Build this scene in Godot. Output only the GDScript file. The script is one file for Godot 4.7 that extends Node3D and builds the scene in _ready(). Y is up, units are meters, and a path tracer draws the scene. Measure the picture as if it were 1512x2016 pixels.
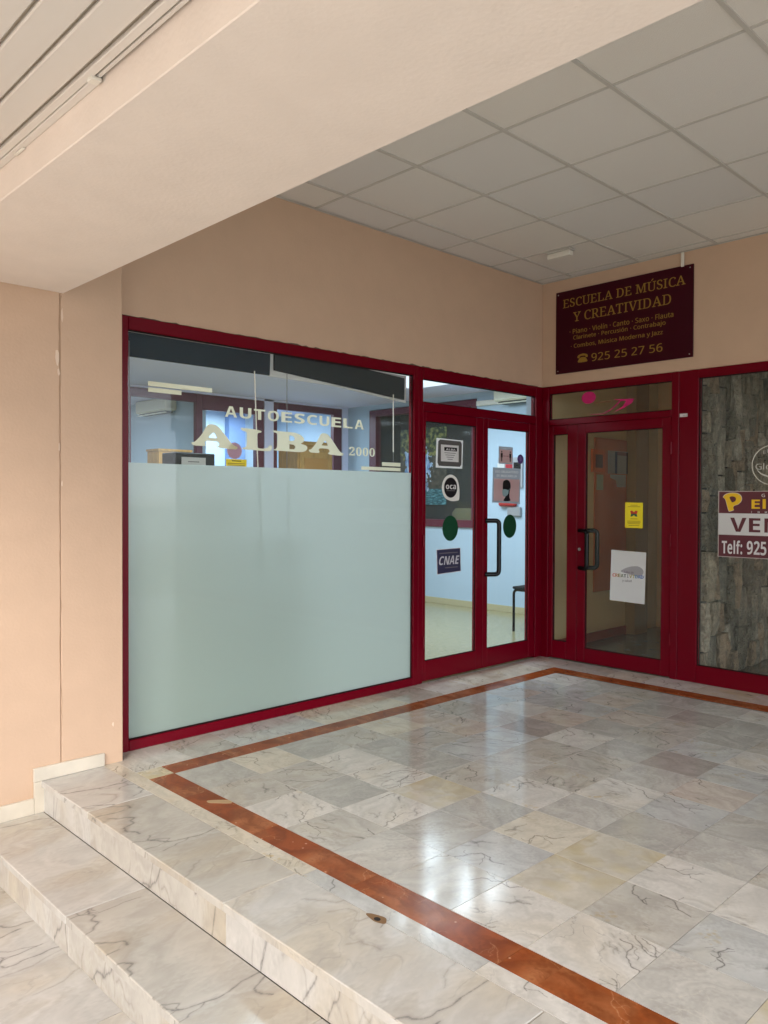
extends Node3D
# A gallery corner: driving school window, music school door, marble steps.

const BX := Basis(Vector3(0, 0, -1), Vector3(0, 1, 0), Vector3(1, 0, 0))  # local x runs to world -z, local z to world +x
var rng := RandomNumberGenerator.new()
var mesh_cache := {}
var names := {}
var M := {}
var sans: SystemFont
var sans_bold: SystemFont
var serif: SystemFont
var serif_bold: SystemFont


# ---------------------------------------------------------------- helpers
func numbered(called: String) -> String:
	if not names.has(called):
		names[called] = 0
		return called
	names[called] += 1
	return "%s_%03d" % [called, names[called]]


func base_of(n: Node) -> Vector3:
	var p := Vector3.ZERO
	while n != self and n is Node3D:
		p += n.position
		n = n.get_parent()
	return p


func tag(o: Node, label: String, category: String, group := "") -> Node:
	o.set_meta("label", label)
	o.set_meta("category", category)
	if group:
		o.set_meta("group", group)
	return o


func thing(called: String, label: String, category: String, at := Vector3.ZERO, group := "") -> Node3D:
	var o := Node3D.new()
	o.name = numbered(called)
	add_child(o)
	o.position = at
	tag(o, label, category, group)
	return o


func setting(called: String, at := Vector3.ZERO, label := "", category := "") -> Node3D:
	var o := Node3D.new()
	o.name = numbered(called)
	add_child(o)
	o.position = at
	o.set_meta("kind", "structure")
	if label:
		tag(o, label, category)
	return o


func put(called: String, mesh: Mesh, mat: Material, at: Vector3, parent: Node = self) -> MeshInstance3D:
	var o := MeshInstance3D.new()
	o.mesh = mesh
	o.material_override = mat
	if parent == self:
		o.name = numbered(called)
		add_child(o)
	else:
		o.name = called
		parent.add_child(o, true)
	o.position = at - base_of(parent)
	return o


func mat(c: Color, rough := 0.6, spec := 0.5) -> StandardMaterial3D:
	var m := StandardMaterial3D.new()
	m.albedo_color = c
	m.roughness = rough
	m.metallic_specular = spec
	return m


func lit_through(m: StandardMaterial3D, k := 0.8) -> StandardMaterial3D:  # thin sheet: light from behind shows
	m.backlight_enabled = true
	m.backlight = Color(k, k, k)
	return m


func rgb(r: int, g: int, b: int) -> Color:
	return Color8(r, g, b)


func quad(st: SurfaceTool, a: Vector3, b: Vector3, c: Vector3, d: Vector3, n: Vector3, uv: Callable) -> void:
	tri(st, a, b, c, n, uv)
	tri(st, a, c, d, n, uv)


func tri(st: SurfaceTool, a: Vector3, b: Vector3, c: Vector3, n: Vector3, uv: Callable) -> void:
	var l := [a, b, c] if (b - a).cross(c - a).dot(n) < 0.0 else [a, c, b]
	for v in l:
		st.set_normal(n)
		st.set_uv(uv.call(v, n))
		st.add_vertex(v)


func plain_uv(v: Vector3, n: Vector3) -> Vector2:
	var m := n.abs()
	if m.y >= m.x and m.y >= m.z:
		return Vector2(v.x, v.z)
	return Vector2(v.z, -v.y) if m.x > m.z else Vector2(v.x, -v.y)


# a box with chamfered edges, centred; uv = planar metres * scale, turned and shifted
func cbox(size: Vector3, bev: float, shift := Vector2.ZERO, scale := 1.0, turn := 0.0) -> ArrayMesh:
	var key := "%s %.5f %s %.3f %.3f" % [size, bev, shift, scale, turn]
	if mesh_cache.has(key):
		return mesh_cache[key]
	var uv := func(v: Vector3, n: Vector3) -> Vector2: return plain_uv(v, n).rotated(turn) * scale + shift
	var h := size / 2.0
	bev = minf(bev, minf(h.x, minf(h.y, h.z)) * 0.8)
	var corner := func(axis: int, s: Vector3) -> Vector3:
		var v := s * (h - Vector3.ONE * bev)
		v[axis] = s[axis] * h[axis]
		return v
	var st := SurfaceTool.new()
	st.begin(Mesh.PRIMITIVE_TRIANGLES)
	for ax in 3:
		var b: int = (ax + 1) % 3
		var c: int = (ax + 2) % 3
		for s in [-1.0, 1.0]:
			var q := []
			for k in [[-1.0, -1.0], [1.0, -1.0], [1.0, 1.0], [-1.0, 1.0]]:
				var sg := Vector3.ZERO
				sg[ax] = s
				sg[b] = k[0]
				sg[c] = k[1]
				q.append(corner.call(ax, sg))
			var n := Vector3.ZERO
			n[ax] = s
			quad(st, q[0], q[1], q[2], q[3], n, uv)
			if bev <= 0.0:
				continue
			for t in [-1.0, 1.0]:  # edge between face ax (s) and face b (t)
				var lo := Vector3.ZERO
				lo[ax] = s
				lo[b] = t
				lo[c] = -1.0
				var hi := lo
				hi[c] = 1.0
				var en := Vector3.ZERO
				en[ax] = s
				en[b] = t
				quad(st, corner.call(ax, lo), corner.call(ax, hi), corner.call(b, hi), corner.call(b, lo), en.normalized(), uv)
	if bev > 0.0:
		for sx in [-1.0, 1.0]:
			for sy in [-1.0, 1.0]:
				for sz in [-1.0, 1.0]:
					var sg := Vector3(sx, sy, sz)
					tri(st, corner.call(0, sg), corner.call(1, sg), corner.call(2, sg), sg.normalized(), uv)
	var me := st.commit()
	mesh_cache[key] = me
	return me


func box(called: String, a: Vector3, b: Vector3, m: Material, parent: Node = self, bev := 0.0015, shift := Vector2.ZERO, scale := 1.0, turn := 0.0) -> MeshInstance3D:
	var lo := a.min(b)
	var hi := a.max(b)
	return put(called, cbox(hi - lo, bev, shift, scale, turn), m, (lo + hi) / 2.0, parent)


# a flat prism from an outline in its own xy plane, thickness along +z from 0
func prism(pts: PackedVector2Array, depth: float) -> ArrayMesh:
	var st := SurfaceTool.new()
	st.begin(Mesh.PRIMITIVE_TRIANGLES)
	var size := Rect2(pts[0], Vector2.ZERO)
	for p in pts:
		size = size.expand(p)
	var uv := func(v: Vector3, _n: Vector3) -> Vector2: return Vector2((v.x - size.position.x) / maxf(size.size.x, 1e-5), 1.0 - (v.y - size.position.y) / maxf(size.size.y, 1e-5))
	var idx := Geometry2D.triangulate_polygon(pts)
	for i in range(0, idx.size(), 3):
		var a := pts[idx[i]]
		var b := pts[idx[i + 1]]
		var c := pts[idx[i + 2]]
		tri(st, Vector3(a.x, a.y, depth), Vector3(b.x, b.y, depth), Vector3(c.x, c.y, depth), Vector3.BACK, uv)
		tri(st, Vector3(a.x, a.y, 0), Vector3(b.x, b.y, 0), Vector3(c.x, c.y, 0), Vector3.FORWARD, uv)
	var ccw := not Geometry2D.is_polygon_clockwise(pts)
	for i in pts.size():
		var a := pts[i]
		var b := pts[(i + 1) % pts.size()]
		if a.distance_to(b) < 1e-6:
			continue
		var n2 := Vector2(b.y - a.y, a.x - b.x).normalized() * (1.0 if ccw else -1.0)
		quad(st, Vector3(a.x, a.y, 0), Vector3(b.x, b.y, 0), Vector3(b.x, b.y, depth), Vector3(a.x, a.y, depth), Vector3(n2.x, n2.y, 0), uv)
	return st.commit()


# an outline given in the coordinates of a shopfront: plane "x" takes (z, y), plane "z" takes (x, y)
func flat(called: String, pts: Array, plane: String, at: float, depth: float, m: Material, parent: Node = self) -> MeshInstance3D:
	var c := Vector2.ZERO
	for p in pts:
		c += p
	c /= pts.size()
	var loc := PackedVector2Array()
	for p in pts:
		loc.append(Vector2(-(p.x - c.x) if plane == "x" else p.x - c.x, p.y - c.y))
	var o := put(called, prism(loc, depth), m, Vector3(at, c.y, c.x) if plane == "x" else Vector3(c.x, c.y, at), parent)
	if plane == "x":
		o.basis = BX
	return o


func rect(x0: float, y0: float, x1: float, y1: float) -> Array:
	return [Vector2(x0, y0), Vector2(x1, y0), Vector2(x1, y1), Vector2(x0, y1)]


func oval(cx: float, cy: float, rx: float, ry: float, n := 36) -> Array:
	var a := []
	for i in n:
		a.append(Vector2(cx + rx * cos(TAU * i / n), cy + ry * sin(TAU * i / n)))
	return a


# lettering fitted to a width and a height round a centre
func text(called: String, s: String, font: Font, plane: String, at: float, c: Vector2, w: float, h: float, m: Material, parent: Node, depth := 0.0015, slant := 0.0) -> MeshInstance3D:
	var key := "text %s %d" % [s, font.get_instance_id()]
	if not mesh_cache.has(key):
		var t := TextMesh.new()
		t.text = s
		t.font = font
		t.font_size = 64
		t.pixel_size = 0.01
		t.depth = 0.1
		t.curve_step = 3.0
		mesh_cache[key] = t
	var tm: TextMesh = mesh_cache[key]
	var bb := tm.get_aabb()
	var sc := Vector3(w / bb.size.x, h / bb.size.y, depth / bb.size.z)
	if w <= 0.0:
		sc.x = sc.y * -w if w < 0.0 else sc.y
	var b := Basis(Vector3(sc.x, 0, 0), Vector3(slant * sc.y, sc.y, 0), Vector3(0, 0, sc.z))
	if plane == "x":
		b = BX * b
	var o := put(called, tm, m, Vector3.ZERO, parent)
	var mid := bb.get_center()
	mid.z = bb.position.z
	var where := Vector3(at, c.y, c.x) if plane == "x" else Vector3(c.x, c.y, at)
	o.transform = Transform3D(b, where - b * mid - base_of(parent))
	return o


# a tube swept along points
func tube(pts: Array, r: float, sides := 12) -> ArrayMesh:
	var st := SurfaceTool.new()
	st.begin(Mesh.PRIMITIVE_TRIANGLES)
	var uv := func(v: Vector3, _n: Vector3) -> Vector2: return Vector2(v.x + v.z, v.y)
	var rings := []
	var side := Vector3.ZERO
	for i in pts.size():
		var d: Vector3 = (pts[mini(i + 1, pts.size() - 1)] - pts[maxi(i - 1, 0)]).normalized()
		if side == Vector3.ZERO:
			side = d.cross(Vector3.UP if absf(d.y) < 0.9 else Vector3.RIGHT).normalized()
		side = (side - d * side.dot(d)).normalized()
		var up := d.cross(side)
		var ring := []
		for k in sides:
			var a := TAU * k / sides
			ring.append([pts[i] + (side * cos(a) + up * sin(a)) * r, side * cos(a) + up * sin(a)])
		rings.append(ring)
	for i in rings.size() - 1:
		for k in sides:
			var q := [rings[i][k], rings[i][(k + 1) % sides], rings[i + 1][(k + 1) % sides], rings[i + 1][k]]
			var flip: bool = (q[1][0] - q[0][0]).cross(q[2][0] - q[0][0]).dot(q[0][1]) > 0.0
			for t in ([0, 2, 1, 0, 3, 2] if flip else [0, 1, 2, 0, 2, 3]):
				st.set_normal(q[t][1])
				st.set_uv(Vector2(float(i) / rings.size(), float(k) / sides))
				st.add_vertex(q[t][0])
	for e in [0, rings.size() - 1]:
		var n: Vector3 = (pts[0] - pts[1]).normalized() if e == 0 else (pts[-1] - pts[-2]).normalized()
		for k in sides:
			tri(st, pts[e], rings[e][k][0], rings[e][(k + 1) % sides][0], n, uv)
	return st.commit()


# rounded path: corners of a polyline replaced by arcs
func rounded(pts: Array, r: float, n := 6) -> Array:
	var out := [pts[0]]
	for i in range(1, pts.size() - 1):
		var a: Vector3 = pts[i] + (pts[i - 1] - pts[i]).normalized() * r
		var b: Vector3 = pts[i] + (pts[i + 1] - pts[i]).normalized() * r
		for k in n + 1:
			var t := float(k) / n
			out.append(a.lerp(pts[i], t).lerp(pts[i].lerp(b, t), t))
	out.append(pts[-1])
	return out


func spline(pts: Array, n := 4) -> Array:  # closed smooth outline through the points
	var out := []
	var c := pts.size()
	for i in c:
		for k in n:
			var v: Vector2 = pts[i].cubic_interpolate(pts[(i + 1) % c], pts[(i - 1 + c) % c], pts[(i + 2) % c], float(k) / n)
			out.append(v)
	return out


# ---------------------------------------------------------------- textures
func noise(seed_: int, freq: float, oct := 4, kind := FastNoiseLite.TYPE_SIMPLEX_SMOOTH) -> FastNoiseLite:
	var n := FastNoiseLite.new()
	n.seed = seed_
	n.frequency = freq
	n.noise_type = kind
	n.fractal_type = FastNoiseLite.FRACTAL_FBM
	n.fractal_octaves = oct
	return n


func marble(size: Vector2i, per_metre: float, seed_: int, base: Color, dark: Color, warm: Color, k: Dictionary) -> Image:
	var clouds := noise(seed_, 2.2, 4)
	var streak := noise(seed_ + 1, 5.0, 5)
	var fine := noise(seed_ + 2, 46.0, 4)
	var vein := noise(seed_ + 3, 3.1, 5)
	var data := PackedByteArray()
	data.resize(size.x * size.y * 3)
	var ca := cos(k.angle)
	var sa := sin(k.angle)
	var i := 0
	for y in size.y:
		for x in size.x:
			var u := x / per_metre
			var v := y / per_metre
			var c := clouds.get_noise_2d(u, v)
			var p := u * ca + v * sa + c * 0.12
			var q := -u * sa + v * ca + c * 0.05
			var f := fine.get_noise_2d(u, v)
			var s := streak.get_noise_2d(p * 0.8 + f * 0.03, q * 2.1 + c * 0.3)
			var r := absf(vein.get_noise_2d(p * 0.8 + 7.0, q * 1.5))
			var line := clampf(1.0 - r * k.sharp, 0.0, 1.0)
			line = line * line * clampf(c * 3.0 + k.some, 0.0, 1.0) * k.vein
			var d := clampf(0.5 + s * k.streak + f * 0.3, 0.0, 1.0)
			d = clampf(d * k.depth + line, 0.0, 1.0)
			var w := clampf((c * 2.2 + s * 0.6 + k.warm) * k.warmth, 0.0, 1.0)
			var col := base.lerp(warm, w).lerp(dark, d)
			data[i] = int(clampf(col.r, 0, 1) * 255.0)
			data[i + 1] = int(clampf(col.g, 0, 1) * 255.0)
			data[i + 2] = int(clampf(col.b, 0, 1) * 255.0)
			i += 3
	return Image.create_from_data(size.x, size.y, false, Image.FORMAT_RGB8, data)


func dab(img: Image, p: Vector2, r: float, col: Color, strength: float) -> void:
	var rr := int(ceil(r)) + 1
	for y in range(int(p.y) - rr, int(p.y) + rr + 1):
		for x in range(int(p.x) - rr, int(p.x) + rr + 1):
			if x < 0 or y < 0 or x >= img.get_width() or y >= img.get_height():
				continue
			var d := Vector2(x, y).distance_to(p) / r
			if d < 1.0:
				img.set_pixel(x, y, img.get_pixel(x, y).lerp(col, (1.0 - d * d) * strength))


func crack(img: Image, p: Vector2, angle: float, length: float, width: float, col: Color, strength: float, branch: float) -> void:
	var gone := 0.0
	var a := angle
	while gone < length:
		var w := width * rng.randf_range(0.55, 1.35)
		if rng.randf() < 0.03:
			w *= 1.9
		dab(img, p, w * 2.6, col, strength * 0.045)
		dab(img, p, w, col, strength * rng.randf_range(0.15, 0.6))
		p += Vector2.from_angle(a) * width * 0.7
		gone += width * 0.7
		a += rng.randf_range(-0.28, 0.28)
		if rng.randf() < 0.03:
			a += rng.randf_range(-1.0, 1.0)
		a = lerpf(a, angle, 0.04)
		if branch > 0.0 and rng.randf() < branch:
			crack(img, p, a + rng.randf_range(0.5, 1.3) * (1 if rng.randf() < 0.5 else -1), length * rng.randf_range(0.15, 0.4), width * 0.6, col, strength * 0.8, 0.0)


func tex(img: Image) -> ImageTexture:
	return ImageTexture.create_from_image(img)


func marble_mat(t: Texture2D, tint: Color, rough: float) -> StandardMaterial3D:
	var m := mat(tint, rough, 0.4)
	m.albedo_texture = t
	m.roughness_texture = M.rough_noise
	m.roughness_texture_channel = BaseMaterial3D.TEXTURE_CHANNEL_RED
	return m


func noise_tex(seed_: int, freq: float, lo: float, hi: float, size := 512, oct := 4) -> NoiseTexture2D:
	var t := NoiseTexture2D.new()
	t.width = size
	t.height = size
	t.seamless = true
	t.noise = noise(seed_, freq, oct)
	var g := Gradient.new()
	g.set_color(0, Color(lo, lo, lo))
	g.set_color(1, Color(hi, hi, hi))
	t.color_ramp = g
	return t


func make_materials() -> void:
	M.rough_noise = noise_tex(4, 0.012, 0.72, 1.0, 512)
	# polished marble in three kinds, the slabs of the steps and the red band
	var a := marble(Vector2i(1024, 1024), 780.0, 11, rgb(212, 211, 208), rgb(154, 153, 151), rgb(211, 206, 196), {"angle": 0.5, "sharp": 40.0, "some": -0.1, "vein": 0.7, "streak": 0.8, "depth": 0.42, "warm": 0.05, "warmth": 0.8})
	for i in 26:
		crack(a, Vector2(rng.randf() * 1024, rng.randf() * 1024), rng.randf_range(0.1, 0.9), rng.randf_range(60, 240), 1.5, rgb(84, 82, 80), 0.75, 0.01)
	for i in 24:  # grey bruises: bundles of short smudges along the grain
		var at := Vector2(rng.randf() * 1024, rng.randf() * 1024)
		var dir := rng.randf_range(0.3, 0.7)
		for k in rng.randi_range(3, 8):
			crack(a, at + Vector2(rng.randfn() * 26, rng.randfn() * 16), dir, rng.randf_range(14, 70), rng.randf_range(1.6, 4.0), rgb(112, 111, 108), 0.27, 0.0)
	for i in 12:  # rusty flecks
		var at := Vector2(rng.randf() * 1024, rng.randf() * 1024)
		for k in 14:
			dab(a, at + Vector2(rng.randfn() * 22, rng.randfn() * 12), rng.randf_range(3, 11), rgb(186, 160, 110), 0.22)
	var b := marble(Vector2i(768, 768), 640.0, 23, rgb(196, 195, 190), rgb(148, 147, 144), rgb(198, 194, 186), {"angle": 0.8, "sharp": 20.0, "some": 0.0, "vein": 0.3, "streak": 0.7, "depth": 0.6, "warm": 0.0, "warmth": 0.7})
	for i in 14:
		crack(b, Vector2(rng.randf() * 768, rng.randf() * 768), rng.randf_range(0.6, 2.2), rng.randf_range(80, 300), 1.7, rgb(214, 210, 198), 0.45, 0.02)
	var c := marble(Vector2i(512, 512), 640.0, 37, rgb(207, 204, 196), rgb(156, 152, 144), rgb(203, 194, 168), {"angle": 0.3, "sharp": 18.0, "some": -0.2, "vein": 0.35, "streak": 0.7, "depth": 0.45, "warm": 0.15, "warmth": 1.5})
	for i in 60:
		var at := Vector2(rng.randf() * 512, rng.randf() * 512)
		for k in 6:
			dab(c, at + Vector2(rng.randfn() * 30, rng.randfn() * 18), rng.randf_range(6, 26), [rgb(197, 186, 152), rgb(212, 208, 200), rgb(178, 174, 165)][rng.randi() % 3], 0.3)
	for i in 5:
		crack(c, Vector2(rng.randf() * 512, rng.randf() * 512), rng.randf() * 0.5, 16, 3.0, rgb(66, 60, 54), 0.8, 0.0)
	var s := marble(Vector2i(1024, 512), 480.0, 51, rgb(198, 198, 196), rgb(150, 149, 148), rgb(196, 190, 178), {"angle": 0.25, "sharp": 22.0, "some": -0.3, "vein": 0.3, "streak": 0.8, "depth": 0.38, "warm": 0.05, "warmth": 0.8})
	s.resize(2048, 1024, Image.INTERPOLATE_CUBIC)
	for i in 17:
		crack(s, Vector2(rng.randf() * 2048, rng.randf() * 1024), rng.randf() * TAU, rng.randf_range(220, 640), 2.7, rgb(92, 92, 94), 0.5, 0.012)
	for i in 26:
		crack(s, Vector2(rng.randf() * 2048, rng.randf() * 1024), rng.randf() * TAU, rng.randf_range(60, 260), 2.4, rgb(140, 134, 128), 0.3, 0.0)
	var r := marble(Vector2i(512, 512), 640.0, 71, rgb(140, 72, 36), rgb(102, 50, 24), rgb(164, 104, 66), {"angle": 0.2, "sharp": 20.0, "some": 0.0, "vein": 0.2, "streak": 1.2, "depth": 0.6, "warm": 0.1, "warmth": 1.1})
	for i in 20:
		crack(r, Vector2(rng.randf() * 512, rng.randf() * 512), rng.randf() * TAU, rng.randf_range(20, 170), 1.1, rgb(224, 186, 150), 0.42, 0.04)
	for i in 30:
		dab(r, Vector2(rng.randf() * 512, rng.randf() * 512), rng.randf_range(1.5, 4.0), rgb(226, 196, 168), 0.7)
	var ta := tex(a)
	var tb := tex(b)
	var tc := tex(c)
	M.tile_mats = [
		marble_mat(ta, rgb(250, 246, 240), 0.15), marble_mat(ta, rgb(240, 229, 219), 0.15), marble_mat(ta, rgb(226, 222, 214), 0.15),
		marble_mat(ta, rgb(248, 240, 224), 0.15), marble_mat(ta, rgb(230, 231, 230), 0.15), marble_mat(tb, rgb(240, 238, 234), 0.15),
		marble_mat(tb, rgb(252, 249, 245), 0.15), marble_mat(tb, rgb(226, 218, 214), 0.15), marble_mat(tc, rgb(244, 240, 232), 0.15)]
	M.slab_mats = [marble_mat(tex(s), rgb(250, 246, 240), 0.17)]
	M.slab_mats.append(marble_mat(M.slab_mats[0].albedo_texture, rgb(240, 234, 224), 0.17))
	M.band = marble_mat(tex(r), rgb(255, 255, 255), 0.24)
	M.band.metallic_specular = 0.24
	M.band_worn = marble_mat(M.band.albedo_texture, rgb(250, 246, 232), 0.3)
	M.band_worn.albedo_texture = tc
	M.grout = mat(rgb(88, 80, 70), 0.9, 0.2)
	# paint, with roller relief
	var relief := noise_tex(6, 0.09, 0.0, 1.0, 512, 3)
	M.paint = mat(rgb(204, 174, 148), 0.82, 0.3)
	M.paint.uv1_triplanar = true
	M.paint.uv1_world_triplanar = true
	M.paint.uv1_scale = Vector3.ONE * 1.1
	M.paint.heightmap_enabled = true
	M.paint.heightmap_texture = relief
	M.paint.heightmap_scale = 0.05
	M.paint.albedo_texture = noise_tex(9, 0.006, 0.975, 1.0, 512, 5)
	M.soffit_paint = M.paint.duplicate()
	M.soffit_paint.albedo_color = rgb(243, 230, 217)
	M.skirt = mat(rgb(222, 212, 194), 0.3, 0.5)
	M.skirt.albedo_texture = noise_tex(41, 0.01, 0.86, 1.0, 256, 5)
	M.skirt.uv1_triplanar = true
	M.skirt.uv1_world_triplanar = true
	M.crack = mat(rgb(178, 148, 122), 0.9, 0.2)
	M.red = mat(rgb(104, 2, 22), 0.24, 0.26)
	M.plum = mat(rgb(96, 34, 52), 0.4, 0.5)
	M.black = mat(rgb(8, 8, 9), 0.22, 0.35)
	M.rubber = mat(rgb(20, 20, 20), 0.8, 0.3)
	M.steel = mat(rgb(170, 170, 168), 0.35, 0.5)
	M.steel.metallic = 0.8
	M.white_plastic = mat(rgb(228, 224, 212), 0.45, 0.5)
	M.cream_plastic = mat(rgb(222, 220, 200), 0.5, 0.5)
	M.glass = mat(Color(0.86, 0.93, 0.9, 0.02), 0.02, 0.24)
	M.glass.transparency = BaseMaterial3D.TRANSPARENCY_ALPHA
	M.inner_glass = mat(Color(0.9, 0.95, 0.93, 0.02), 0.02, 0.1)
	M.inner_glass.transparency = BaseMaterial3D.TRANSPARENCY_ALPHA
	M.frosted = mat(rgb(160, 180, 169), 0.55, 0.5)
	M.frosted.backlight_enabled = true
	M.frosted.backlight = Color(0.95, 0.95, 0.95)
	M.vinyl = mat(rgb(222, 218, 178), 0.45, 0.4)
	for k in ["vinyl"]:
		M[k].backlight_enabled = true
		M[k].backlight = Color(0.9, 0.9, 0.9)
	M.gold = mat(rgb(160, 126, 48), 0.4, 0.5)
	M.gold.metallic = 0.35
	M.sign = mat(rgb(58, 4, 20), 0.3, 0.3)
	M.paper = lit_through(mat(rgb(232, 232, 230), 0.7, 0.3))
	M.ink = mat(rgb(28, 26, 28), 0.6, 0.3)
	M.grey_ink = mat(rgb(120, 116, 116), 0.6, 0.3)
	M.green_dot = mat(rgb(6, 66, 40), 0.5, 0.4)
	M.tile_ceiling = mat(rgb(242, 238, 230), 0.9, 0.2)
	M.tile_ceiling.uv1_triplanar = true
	M.tile_ceiling.uv1_world_triplanar = true
	M.tile_ceiling.uv1_scale = Vector3.ONE * 2.6
	M.tile_ceiling.heightmap_enabled = true
	M.tile_ceiling.heightmap_texture = noise_tex(16, 0.16, 0.0, 1.0, 512, 3)
	M.tile_ceiling.heightmap_scale = 0.15
	M.tile_ceiling.albedo_texture = noise_tex(17, 0.2, 0.88, 1.0, 512, 3)
	M.ceiling_tiles = [M.tile_ceiling, M.tile_ceiling.duplicate(), M.tile_ceiling.duplicate()]
	M.ceiling_tiles[1].albedo_color = rgb(238, 235, 229)
	M.ceiling_tiles[2].albedo_color = rgb(244, 239, 229)
	M.grid = mat(rgb(196, 192, 183), 0.5, 0.4)
	M.slat = mat(rgb(222, 216, 207), 0.4, 0.5)
	M.slat_void = mat(rgb(222, 208, 190), 0.9, 0.1)
	M.void_black = mat(rgb(96, 84, 70), 0.9, 0.1)
	# indoors
	M.blue_wall = mat(rgb(180, 200, 216), 0.8, 0.3)
	M.lilac_ceiling = mat(rgb(222, 224, 248), 0.85, 0.3)
	M.terrazzo = mat(rgb(170, 158, 116), 0.22, 0.5)
	M.terrazzo.albedo_texture = noise_tex(21, 0.035, 0.84, 1.0, 512, 5)
	M.terrazzo.uv1_triplanar = true
	M.terrazzo.uv1_world_triplanar = true
	M.beige_skirt = mat(rgb(186, 176, 140), 0.4, 0.5)
	M.olive_wall = mat(rgb(232, 212, 156), 0.8, 0.3)
	M.tan_wall = mat(rgb(246, 204, 142), 0.8, 0.3)
	M.terracotta = mat(rgb(164, 72, 24), 0.4, 0.5)
	M.dark_floor = mat(rgb(134, 132, 116), 0.2, 0.5)
	M.dark_floor.albedo_texture = noise_tex(22, 0.01, 0.7, 1.0, 512, 5)
	M.dark_floor.uv1_triplanar = true
	M.dark_floor.uv1_world_triplanar = true
	M.wood = mat(rgb(206, 160, 92), 0.45, 0.5)
	M.wood.albedo_texture = noise_tex(24, 0.02, 0.75, 1.0, 512, 4)
	M.wood.uv1_triplanar = true
	M.wood.uv1_world_triplanar = true
	M.wood.uv1_scale = Vector3(4, 0.5, 4)
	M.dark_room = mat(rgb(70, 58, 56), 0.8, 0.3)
	M.lamp = mat(rgb(240, 245, 250), 0.5, 0.3)
	M.lamp.emission_enabled = true
	M.lamp.emission = rgb(225, 240, 255)
	M.lamp.emission_energy_multiplier = 0.15
	var sn := noise_tex(31, 0.02, 0.0, 1.0, 512, 6)
	M.stones = []
	for col in [rgb(184, 174, 148), rgb(160, 154, 134), rgb(186, 166, 136), rgb(136, 130, 110), rgb(200, 192, 168)]:
		var m := mat(col, 0.85, 0.3)
		m.uv1_triplanar = true
		m.uv1_world_triplanar = true
		m.uv1_scale = Vector3(4.2, 3.0, 4.2)
		m.albedo_texture = noise_tex(32 + M.stones.size(), 0.012, 0.62, 1.0, 256, 5)
		m.heightmap_enabled = true
		m.heightmap_texture = sn
		m.heightmap_scale = 3.0
		M.stones.append(m)


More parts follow.
